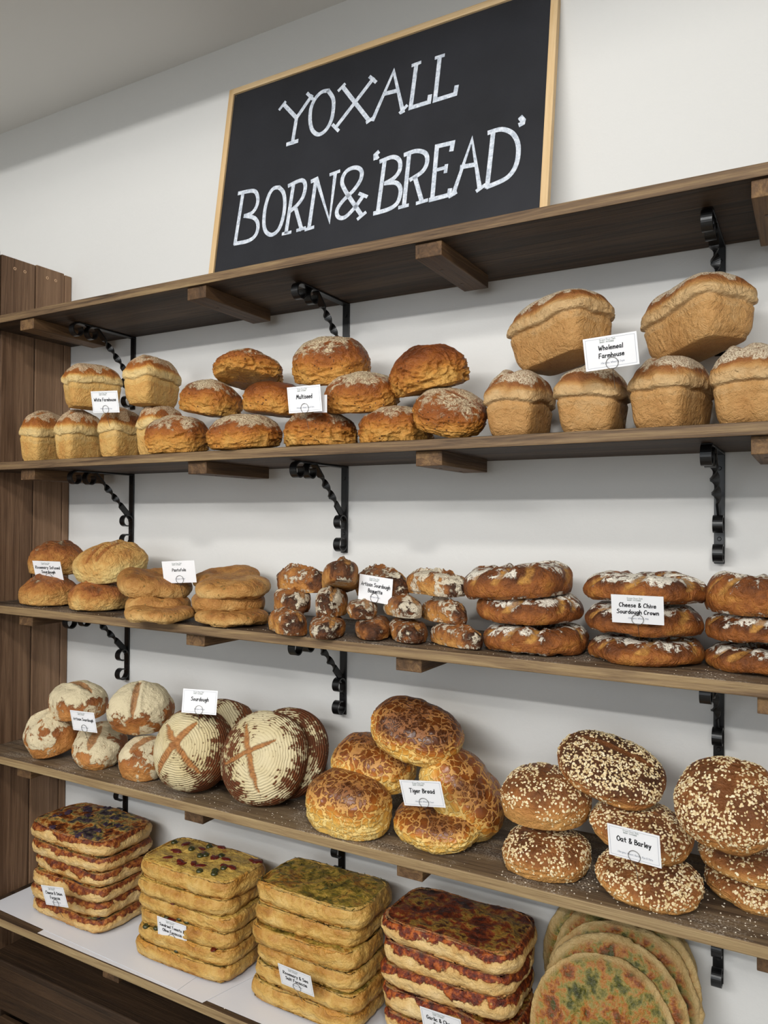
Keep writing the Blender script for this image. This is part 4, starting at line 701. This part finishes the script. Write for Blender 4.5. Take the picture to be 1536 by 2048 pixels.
# ------------------------------------------------------------ chalkboard leaning on the wall
CB = Matrix.Translation((-.93, -.088, 1.5955)) @ Matrix.Rotation(-math.atan2(.086, .5905), 4, 'X')
t = empty('chalkboard', (0, 0, 0), 'framed black chalkboard lettered in white, leaning on the wall above the top shelf', 'sign'); t.matrix_world = CB
W0, W1, HH = -.452, .455, .611
mb = MB(); mb.box((W0+.012, -.0035, .012), (W1-.012, .004, HH-.012)); mb.build('board_surface', M['chalkboard'], t)
for z0, z1 in ((0, .0165), (HH-.0165, HH)): mb = MB(); mb.box((W0, -.009, z0), (W1, .009, z1), .001); mb.build('frame_rail', M['pine'], t)
for a, b in ((W0, W0+.0165), (W1-.0165, W1)):
    mb = MB(); mb.box((a, -.0091, .0005), (b, .0091, HH-.0005), .001); mb.build('frame_stile', M['pine_v'], t)
# strokes per letter: YOXALL / BORN& 'BREAD'
for cnt in (5, 1, 6, 4, 3, 4, 3, 1, 5, 5, 3, 2, 3, 5, 4, 4, 2, 2):
    mb = MB(); part = CHALK[:cnt]; CHALK = CHALK[cnt:]
    for st in part:
        p = smooth_pts(st, 5) if len(st) > 4 else st; short = len(st) == 2 and np.hypot(st[0][0]-st[1][0], st[0][1]-st[1][1]) < .03
        mb.ribbon(p, .0085 if short else .0106, .0038+.0000012*len(mb.v), square=True)
    mb.build('chalk_letter', M['chalk'], t)
for x, z in ((W0+.022, HH-.022), (W1-.022, HH-.022)): mb = MB(); mb.tube([(x, -.003, z), (x, -.0042, z)], .0025, 10); mb.build('corner_screw', M['wire'], t)
# ------------------------------------------------------------ pen alphabet for the cards
G = {
'A': '.0,0 .3,1 .55,0|.1,.35 .47,.35', 'B': '.05,0 .08,1|.08,1 .4,.93 .42,.65 .1,.52 .5,.45 .5,.1 .05,0', 'C': '.55,.85 .35,1 .1,.75 .05,.35 .2,.02 .5,.12',
'D': '.05,0 .05,1 .45,.8 .5,.35 .05,0', 'E': '.5,1 .08,1 .05,0 .5,0|.08,.52 .42,.52', 'F': '.52,1 .08,1 .05,0|.08,.52 .42,.52', 'G': '.55,.85 .3,1 .05,.5 .25,0 .52,.12 .55,.42 .32,.42',
'I': '.1,1 .4,1|.25,1 .25,0|.1,0 .4,0', 'K': '.05,1 .05,0|.48,1 .07,.45 .5,0', 'M': '.0,0 .15,1 .35,.3 .58,1 .7,0', 'O': '.32,1 .05,.7 .05,.3 .3,0 .6,.25 .6,.7 .32,1',
'P': '.05,0 .08,1|.08,1 .48,.9 .48,.6 .1,.45', 'R': '.05,0 .08,1|.08,1 .48,.9 .46,.6 .1,.48 .52,0', 'S': '.5,.88 .25,1 .07,.75 .45,.42 .4,.08 .02,.08', 'T': '.0,1 .58,1|.3,1 .28,0',
'W': '.0,1 .18,0 .38,.75 .55,0 .8,1', 'Y': '.0,1 .25,.5|.5,1 .1,0', 'N': '.05,0 .08,1 .5,0 .52,1',
'a': '.42,.58 .15,.6 .03,.3 .2,.02 .42,.3|.43,.6 .42,.2 .5,0', 'b': '.05,1 .05,0|.05,.35 .25,.58 .45,.3 .25,0 .05,.12', 'c': '.42,.5 .2,.58 .03,.28 .2,0 .43,.08', 'd': '.42,1 .42,0|.42,.35 .22,.58 .03,.3 .2,0 .42,.15',
'e': '.06,.3 .42,.33 .3,.6 .08,.45 .05,.15 .22,0 .44,.1', 'f': '.42,.95 .22,.95 .18,.6 .15,0|.02,.55 .36,.55', 'g': '.42,.5 .18,.58 .04,.3 .2,.05 .42,.4|.43,.58 .4,-.25 .2,-.36 .03,-.25',
'h': '.05,1 .05,0|.05,.35 .25,.58 .4,.45 .42,0', 'i': '.1,.56 .1,0|.1,.8 .1,.84', 'k': '.05,1 .05,0|.38,.58 .06,.25 .4,0', 'l': '.1,1 .1,0', 'm': '.05,.58 .05,0|.05,.4 .2,.58 .32,.4 .32,0|.32,.4 .48,.58 .6,.4 .62,0',
'n': '.05,.58 .05,0|.05,.38 .25,.58 .4,.42 .42,0', 'o': '.24,.58 .04,.3 .22,0 .44,.28 .24,.58', 'p': '.05,.58 .05,-.35|.05,.35 .25,.58 .45,.3 .25,0 .05,.12', 'r': '.05,.58 .07,0|.07,.35 .22,.56 .38,.52',
's': '.38,.52 .18,.58 .08,.42 .35,.2 .28,.02 .03,.04', 't': '.2,.9 .2,.12 .36,.02|.02,.6 .4,.6', 'u': '.04,.58 .08,.08 .3,.02 .4,.2|.41,.58 .42,0', 'v': '.02,.58 .2,0 .4,.58', 'w': '.0,.58 .16,0 .3,.45 .44,0 .6,.58',
'y': '.02,.58 .22,.1|.42,.58 .1,-.36', 'z': '.03,.56 .4,.56 .03,.02 .42,.02', '&': '.55,.02 .12,.7 .2,.98 .4,.85 .1,.35 .1,.05 .3,0 .55,.4', ':': '.1,.08 .1,.12|.1,.45 .1,.49', ',': '.12,.1 .05,-.12', '-': '.03,.35 .32,.35', '+': '.03,.35 .4,.35|.22,.55 .22,.15'}
GW = {}
for ch, s in G.items(): GW[ch] = max(float(p.split(',')[0]) for st in s.split('|') for p in st.split())
def write(mb, text, cx, z, h, wd, gap=.17, slant=.06):
    tot = sum((GW[c]+gap if c != ' ' else .38) for c in text)-gap; x = cx-tot*h/2
    for c in text:
        if c == ' ': x += .38*h; continue
        for st in G[c].split('|'):
            p = [tuple(map(float, q.split(','))) for q in st.split()]; p = [(x+(a+slant*b)*h, z+b*h) for a, b in p]
            if len(p) > 3: p = smooth_pts(p, 3)
            mb.ribbon(p, wd, .0004+.0000002*len(mb.v))
        x += (GW[c]+gap)*h
def tw(text): return sum((GW[c]+.17 if c != ' ' else .38) for c in text)-.17
def card(key, lines, small, label, border=True, sizes=None):
    x, y, z, rx, ry, rz, ks = CARDPOS[key]; W, Hh = .086, .054
    t = empty('price_card', (x, y, z), label, 'card', 'white bread name cards on wire picks', rot=tuple(math.radians(a) for a in (rx, ry, rz))); t.scale = (ks, ks, ks)
    mb = MB(); n = 8; V = []; F = []
    for j, yy in enumerate((-.0002, .0002)):
        for i in range(n+1):
            u = i/n*2-1; V += [(u*W/2, yy-.0008*(u*u-.5)*0, 0), (u*W/2, yy, Hh)]
    k = 2*(n+1)
    for i in range(n):
        a = 2*i; F += [(a, a+2, a+3, a+1), (k+a, k+a+1, k+a+3, k+a+2)]
    F += [(0, 1, k+1, k), (2*n+1, 2*n, k+2*n, k+2*n+1)]+[(2*i+1, 2*i+3, k+2*i+3, k+2*i+1) for i in range(n)]+[(2*i+2, 2*i, k+2*i, k+2*i+2) for i in range(n)]
    mb.add(V, F); cs = mb.build('card_sheet', M['card'], t)
    if border:
        mb = MB(); e = .0035
        for p, q in (((-W/2+e, e), (W/2-e, e)), ((-W/2+e, Hh-e), (W/2-e, Hh-e)), ((-W/2+e, e), (-W/2+e, Hh-e)), ((W/2-e, e), (W/2-e, Hh-e))): mb.ribbon([p, q], .0005, .0003, square=True)
        mb.build('border_line', M['line_ink'], cs)
    mb = MB(); wf = [tw(l) for l in lines]; hh = (sizes or .8)*W/max(wf); z0 = .0285 if len(lines) == 1 else .0315
    for i, ln in enumerate(lines): write(mb, ln, 0, z0-i*.0128, hh, .19*hh)
    mb.build('printed_name', M['ink'], cs)
    mb = MB(); write(mb, small, .001, .0088, .0030, .0004); mb.build('allergen_line', M['line_ink'], cs)
    mb = MB(); write(mb, 'Green Door Deli', -.004, .0468, .0032, .0004, slant=0); write(mb, 'BAKERY - PATISSERIE', -.005, .0436, .0019, .00034, slant=0); mb.build('shop_logo', M['grey_ink'], cs)
    # wire pick: ring clasping the lower edge, stem running down into the bread
    mb = MB(); R = .0098; cz = .0085; pts = [(R*math.sin(2*math.pi*i/36), -.0016, cz-R*math.cos(2*math.pi*i/36)) for i in range(37)]; mb.tube(pts, .00045, 6)
    pts = [(R*.94*math.sin(2*math.pi*i/36), .0016, cz-.0005-R*.94*math.cos(2*math.pi*i/36)) for i in range(37)]; mb.tube(pts, .00045, 6)
    w = mb.build('wire_ring', M['wire'], t); mb = MB(); mb.tube([(0, -.0015, cz-R), (.0004, .001, cz-R-.012), (.0006, .006, cz-R-.034)], .0005, 6); mb.build('wire_stem', M['wire'], w)
    return t
card('White Farmhouse', ['White Farmhouse'], 'Allergens: Wheat & Soya', 'white card reading White Farmhouse above the pale tin loaves', sizes=.82)
card('Multiseed', ['Multiseed'], 'Allergens: Wheat, Rye & Oats', 'white card reading Multiseed in the heap of brown seeded rounds', sizes=.47)
card('Wholemeal', ['Wholemeal', 'Farmhouse'], 'Allergens: Wheat & Soya', 'white card reading Wholemeal Farmhouse between the two big wholemeal loaves', sizes=.47)
card('Rosemary Infused', ['Rosemary Infused', 'Sourdough'], 'Allergens: Wheat', 'white card reading Rosemary Infused Sourdough at the left end of the middle shelf', False, .87)
card('Pantofola', ['Pantofola'], 'Allergens: Wheat', 'white card reading Pantofola between the two stacks of flat bread', False, .42)
card('Baguette', ['Artisan Sourdough', 'Baguette'], 'Allergens: Wheat', 'white card reading Artisan Sourdough Baguette on the baguette stack', False, .86)
card('Crown', ['Cheese & Chive', 'Sourdough Crown'], 'Allergens: Wheat, Milk', 'white card reading Cheese & Chive Sourdough Crown on the ring loaves', False, .8)
card('Artisan', ['Artisan Sourdough'], 'Allergens: Wheat', 'white card reading Artisan Sourdough among the floury oval loaves', sizes=.82)
card('Sourdough', ['Sourdough'], 'Allergens: Wheat', 'white card reading only Sourdough, stuck in the cross cut boule', sizes=.5)
card('Tiger', ['Tiger Bread'], 'Allergens: Wheat & Soya', 'white card reading Tiger Bread on the crackled golden loaves', True, .6)
card('Oat', ['Oat & Barley'], 'Allergens: Wheat, Barley, Rye & Oats', 'white card reading Oat & Barley on the oat covered loaves', True, .65)
card('Cheese Onion', ['Cheese & Onion', 'Focaccia'], 'Allergens: Wheat, Milk', 'white card reading Cheese & Onion Focaccia on the leftmost focaccia stack', True, .74)
card('Sundried', ['Sundried Tomato &', 'Olive Focaccia'], 'Allergens: Wheat', 'white card reading Sundried Tomato & Olive Focaccia on the second stack', True, .86)
card('Rosemary Sea', ['Rosemary & Sea', 'Salt Focaccia'], 'Allergens: Wheat', 'white card reading Rosemary & Sea Salt Focaccia on the third stack', True, .76)
card('Garlic', ['Garlic & Cheese', 'Focaccia'], 'Allergens: Wheat, Milk', 'white card reading Garlic &, cut off by the bottom edge of the photo', True, .74)
x, y, z, rx, ry, rz, ks = CARDPOS['Multiseed']
mb = MB(); mb.box((-.02, -.0002, 0), (.021, .0002, .036)); b = mb.build('blank_card', M['card']); b.location = (x+.0285, y+.012, z-.001); b.rotation_euler = (math.radians(4), math.radians(4), math.radians(-14))
finish(b, 'blank white slip peeking out behind the right side of the Multiseed card', 'card')
# ------------------------------------------------------------ bread
GRP = {'farmhouse_loaf': 'white farmhouse tin loaves', 'multiseed_loaf': 'brown multiseed rounds', 'wholemeal_loaf': 'wholemeal farmhouse tin loaves', 'rosemary_sourdough': 'rosemary infused sourdoughs',
 'pantofola_bread': 'stacked pantofola breads', 'sourdough_baguette': 'stacked sourdough baguettes', 'crown_loaf': 'cheese and chive crown loaves', 'artisan_sourdough': 'floury artisan sourdoughs',
 'sourdough_boule': 'ringed sourdough boules', 'tiger_loaf': 'heap of tiger bread', 'oat_barley_loaf': 'oat and barley loaves'}
def flakes(V, F, m4, seed, count, size=(.0017, .0030), side=.35):
    """thin oval oat flakes lying on the crust"""
    rng = np.random.default_rng(seed); N = vnormals(V, F); c = V[F].mean(1); n = N[F].mean(1); n /= np.linalg.norm(n, axis=1, keepdims=True)
    ar = np.linalg.norm(np.cross(V[F[:,2]]-V[F[:,0]], V[F[:,3]]-V[F[:,1]]), axis=1); hn = m4[F, 3].mean(1); ck = m4[F, 2].mean(1)
    pa = c/ .03; cl = fbm(pa+seed, 2, seed)
    wgt = ar*ss(.12, .5, hn+.3*cl)*(1-.9*ss(.2, .5, ck))*(side+(1-side)*ss(.2, .8, hn)); wgt *= .35+ss(-.4, .3, cl); wgt /= wgt.sum()
    idx = rng.choice(len(F), count, p=wgt); a = rng.random((count, 4)); a /= a.sum(1, keepdims=True); P = (V[F[idx]]*a[:, :, None]).sum(1); nn = n[idx]+rng.normal(0, .28, (count, 3)); nn /= np.linalg.norm(nn, axis=1, keepdims=True)
    t = np.cross(nn, rng.normal(0, 1, (count, 3))); t /= np.linalg.norm(t, axis=1, keepdims=True); b = np.cross(nn, t)
    r1 = rng.uniform(*size, count); r2 = r1*rng.uniform(.55, .9, count); k = 7; vs = []
    th = .00045
    for z, q in ((-.0002, .9), (th, 1.), (th*1.8, .55)):
        for j in range(k):
            an = 2*np.pi*j/k; vs.append(P+nn*z+t*(r1*q*np.cos(an)*(1+.15*np.sin(3*an+idx)))[:, None]+b*(r2*q*np.sin(an))[:, None])
    vs = np.stack(vs, 1); base = (np.arange(count)*3*k)[:, None]; fs = []
    for l in range(2):
        for j in range(k): fs.append(np.stack([base[:,0]+l*k+j, base[:,0]+l*k+(j+1) % k, base[:,0]+(l+1)*k+(j+1) % k, base[:,0]+(l+1)*k+j], 1))
    Fq = np.concatenate(fs); top = base+2*k+np.arange(k)[None, :]
    col = np.repeat(rng.beta(2, 1.6, count), 3*k)
    return vs.reshape(-1, 3), [tuple(q) for q in Fq.tolist()]+[tuple(q) for q in top.tolist()], np.stack([col, col, col, np.ones_like(col)], 1)
for key, (name, kind, mat, seed, dims, rot, ex, label) in IT.items():
    if key not in POS: continue
    x, y, z, s, sz = POS[key]
    if kind == 'loaf': V, F, m4 = loaf(seed, dims, **ex)
    elif kind == 'tin': V, F, m4 = tin_loaf(seed, dims, **ex)
    else: V, F, m4 = ring_loaf(seed, dims)
    V = V*np.array([s, s, sz])
    o = mesh_obj(name, V, F, M[mat], None, True, m4); o.location = (x, y, z); o.rotation_euler = tuple(math.radians(a) for a in rot)
    finish(o, label, 'bread', GRP[name])
    if mat == 'oat':
        fv, ff, fa = flakes(V, F, m4, seed, 1400 if key in ('ob6', 'ob3') else 1000)
        finish(mesh_obj('oat_flakes', fv, ff, M['flake'], o, False, fa), kind='stuff')
# ------------------------------------------------------------ focaccia stacks
def bits(V, F, seed, count, kind, xr, yr, parent, W, L):
    rng = np.random.default_rng(seed); N = vnormals(V, F); top = np.where(N[:,2] > .8)[0]; out = []
    for i in range(count):
        for _ in range(50):
            j = rng.choice(top); p = V[j]
            if xr[0]*W < p[0] < xr[1]*W and yr[0]*L < p[1] < yr[1]*L: break
        d, Fc = cube_grid(10)
        if kind == 'olive': q = d*np.array([.0085, .0085, .006]); q[:,2] -= .0035*np.exp(-((q[:,0]**2+q[:,1]**2)/.003**2))*(q[:,2] > 0)
        elif kind == 'sundried_tomato': q = d*np.array([.013, .007, .0028])*(1+.25*fbm(d*2+i, 2, seed+i)[:, None])
        elif kind == 'onion_slice': q = d*np.array([.015, .009, .0018])*(1+.25*fbm(d*2.5+i, 2, seed+i)[:, None]); q[:,2] += .002*np.sin(q[:,0]*420)
        a = rng.uniform(0, 6.28); q = np.stack([q[:,0]*math.cos(a)-q[:,1]*math.sin(a), q[:,0]*math.sin(a)+q[:,1]*math.cos(a), q[:,2]], 1)+p+N[j]*.001
        mesh_obj(kind, q, Fc, M[{'olive': 'olive', 'sundried_tomato': 'tomato', 'onion_slice': 'onion'}[kind]], parent, True)
ORD = ['lowest', 'second from the bottom', 'third from the bottom', 'fourth from the bottom', 'fifth from the bottom', 'topmost']
def stack(name, mat, x0, x1, yf, L, hs, seed, what, grp):
    z = shelf_z(5, x0)+.0022; rng = random.Random(seed); n = len(hs)
    for i, h in enumerate(hs):
        W = (x1-x0)*rng.uniform(.96, 1.02); V, F, m4 = slab(seed+i*3, (W, L, h*1.22), n=56 if i < n-1 else 72)
        zt = np.sort(V[:,2])[int(len(V)*.97)]; V[:,2] *= h*1.12/zt
        if mat == 'f_garlic' and i == n-1: V[:,2] += (N_ := fbm(V*60, 3, 5))*.0025*(m4[:,1] > .3)
        o = mesh_obj(name, V, F, M[mat], None, True, m4)
        o.location = ((x0+x1)/2+rng.uniform(-.006, .006), yf+L/2+rng.uniform(-.005, .005), z); o.rotation_euler = (0, 0, math.radians(rng.uniform(-2.2, 2.2)))
        finish(o, '%s, %s of its stack of %d' % (what, ORD[i+(6-n)] if i else 'lowest', n), 'bread', grp)
        if i == n-1:
            if mat == 'f_tomato': bits(V, F, 3, 10, 'olive', (-.42, .45), (-.42, .4), o, W, L); bits(V, F, 4, 20, 'sundried_tomato', (-.35, .45), (-.4, .45), o, W, L)
            if mat == 'f_onion': bits(V, F, 5, 12, 'onion_slice', (-.4, .4), (-.42, .4), o, W, L)
            if mat == 'f_rosemary':
                r2 = np.random.default_rng(9); N = vnormals(V, F); top = np.where((N[:,2] > .85))[0]; mb = MB()
                for j in r2.choice(top, 130):
                    a = r2.uniform(0, 6.28); p = Vector(V[j]); d = Vector((math.cos(a), math.sin(a), .1))*.006; mb.tube([p-d+Vector((0, 0, .0012)), p+Vector((0, 0, .0022)), p+d+Vector((0, 0, .0012))], [.0004, .0008, .0003], 5)
                finish(mb.build('rosemary_needles', M['rosemary_leaf'], o), kind='stuff')
        elif mat == 'f_tomato' and i in (1, 2, 3): 
            bits(V, F, 20+i, 2, 'olive', (-.45, .45), (-.5, -.42), o, W, L); bits(V, F, 30+i, 1, 'sundried_tomato', (-.45, .45), (-.5, -.42), o, W, L)
        z += h
stack('cheese_onion_focaccia', 'f_onion', -1.893, -1.588, -.235, .2, [.0395]*5+[.045], 301, 'leftmost cheese and red onion focaccia', 'stack of cheese and onion focaccia')
stack('tomato_olive_focaccia', 'f_tomato', -1.478, -1.174, -.235, .17, [.0375]*5+[.045], 331, 'tomato and olive focaccia', 'stack of sundried tomato and olive focaccia')
stack('rosemary_focaccia', 'f_rosemary', -1.115, -.825, -.235, .17, [.043]*5+[.046], 361, 'golden rosemary focaccia', 'stack of rosemary and sea salt focaccia')
stack('garlic_cheese_focaccia', 'f_garlic', -.782, -.485, -.235, .18, [.0445]*5+[.046], 391, 'focaccia with dark burnt cheese', 'stack of garlic focaccia')
# ------------------------------------------------------------ pesto flatbreads leaning on the wall
FB = [(-.338, -.035, .150, 80, 2, .295, 'rearmost pesto flatbread, leaning against the wall'), (-.322, -.062, .146, 78, -3, .285, 'pesto flatbread second from the wall'), (-.322, -.092, .130, 76, 4, .28, 'pesto and cheese flatbread in the middle of the leaning row'),
      (-.328, -.122, .118, 74, 0, .27, 'flatbread with red cheese patches, second from the front'), (-.342, -.155, .102, 72, 6, .26, 'frontmost green pesto flatbread beside the focaccia')]
for i, (x, y, z, rx, rz, d, lb) in enumerate(FB):
    V, F, m4 = loaf(401+i, (d, d, .026), p=2.1, bot=.9, n=64, lump=.05, fine=.004, wrinkle=.02, bake=(.1, .45), flour=0, slashes=[(-.5, -.6, -.25, .5, .1, .05, .03), (.1, -.6, .2, .6, .09, .04, .03)])
    N = vnormals(V, F); m4[:,1] = ss(.3, .7, N[:,2])*(1-ss(.88, .99, np.hypot(V[:,0], V[:,1])/(d/2))); m4[:,3] = .6
    V = V-np.array([0, 0, .013])
    o = mesh_obj('pesto_flatbread', V, F, M['flatbread'], None, True, m4); o.location = (x, y, z); o.rotation_euler = (math.radians(rx), math.radians(0), math.radians(rz))
    finish(o, lb, 'bread', 'pesto flatbreads leaning in a row')
# ------------------------------------------------------------ parchment, crumbs, spilt oats
def sheet(name, P, z, label, th=.0004, grp=None):
    mb = MB(); n = len(P); mb.add([(a, b, z) for a, b in P]+[(a, b, z+th) for a, b in P], [tuple(range(n))[::-1], tuple(range(n, 2*n))]+[(i, (i+1) % n, n+(i+1) % n, n+i) for i in range(n)])
    return finish(mb.build(name, M['paper']), label, 'paper', grp)
z5 = SZ[5]-.0001
sheet('parchment_sheet', [(-2.0, -.262), (-1.27, -.284), (-1.262, -.05), (-1.995, -.02)], z5+.0026, 'white parchment sheet under the leftmost focaccia stack, reaching the wooden panel', grp='parchment sheets on the lowest shelf')
sheet('parchment_sheet', [(-1.86, -.287), (-1.19, -.289), (-1.12, -.03), (-1.85, -.03)], z5+.0016, 'white parchment sheet lying partly beneath the leftmost one', grp='parchment sheets on the lowest shelf')
sheet('parchment_sheet', [(-1.30, -.276), (-.72, -.28), (-.72, -.03), (-1.30, -.03)], z5+.0006, 'white parchment sheet under the rosemary focaccia stack', grp='parchment sheets on the lowest shelf')
sheet('parchment_sheet', [(-.9, -.285), (.3, -.285), (.3, -.03), (-.9, -.03)], z5-.0001, 'white parchment sheet under the flatbreads at the bottom right', grp='parchment sheets on the lowest shelf')
def crumbs(name, k, xr, yr, count, size, m, label, seed, cat):
    rng = np.random.default_rng(seed); mb = MB()
    for i in range(count):
        x = rng.uniform(*xr); y = yr[0]+(yr[1]-yr[0])*rng.beta(1, 1.6); r = size*rng.uniform(.4, 1.2); z = shelf_z(k, x); a = rng.uniform(0, 6.28)
        q = [(x+r*math.cos(a+j*1.257)*(1 if j % 2 else .75), y+r*math.sin(a+j*1.257), z+.0001) for j in range(5)]; t = [(x+(p[0]-x)*.6, y+(p[1]-y)*.6, z+r*.5) for p in q]
        mb.add(q+t, [(5, 6, 7, 8, 9)]+[(j, (j+1) % 5, 5+(j+1) % 5, 5+j) for j in range(5)])
    return finish(mb.build(name, m), label, cat, kind='stuff')
crumbs('spilt_oats', 4, (-.5, .15), (-.287, -.12), 420, .0017, M['crumb'], 'spilt oat flakes on the shelf around the oat loaves', 1, 'oats')
crumbs('flour_crumbs', 4, (-1.75, -.55), (-.287, -.1), 330, .0013, M['crumb'], 'white flour crumbs on the shelf around the sourdough and tiger loaves', 2, 'crumbs')
crumbs('flour_crumbs', 3, (-1.9, .1), (-.287, -.1), 420, .0011, M['crumb'], 'white flour crumbs on the middle shelf', 3, 'crumbs')
crumbs('flour_crumbs', 5, (-1.3, -.4), (-.288, -.2), 70, .0014, M['crumb'], 'white crumbs along the edge of the lowest shelf', 4, 'crumbs')
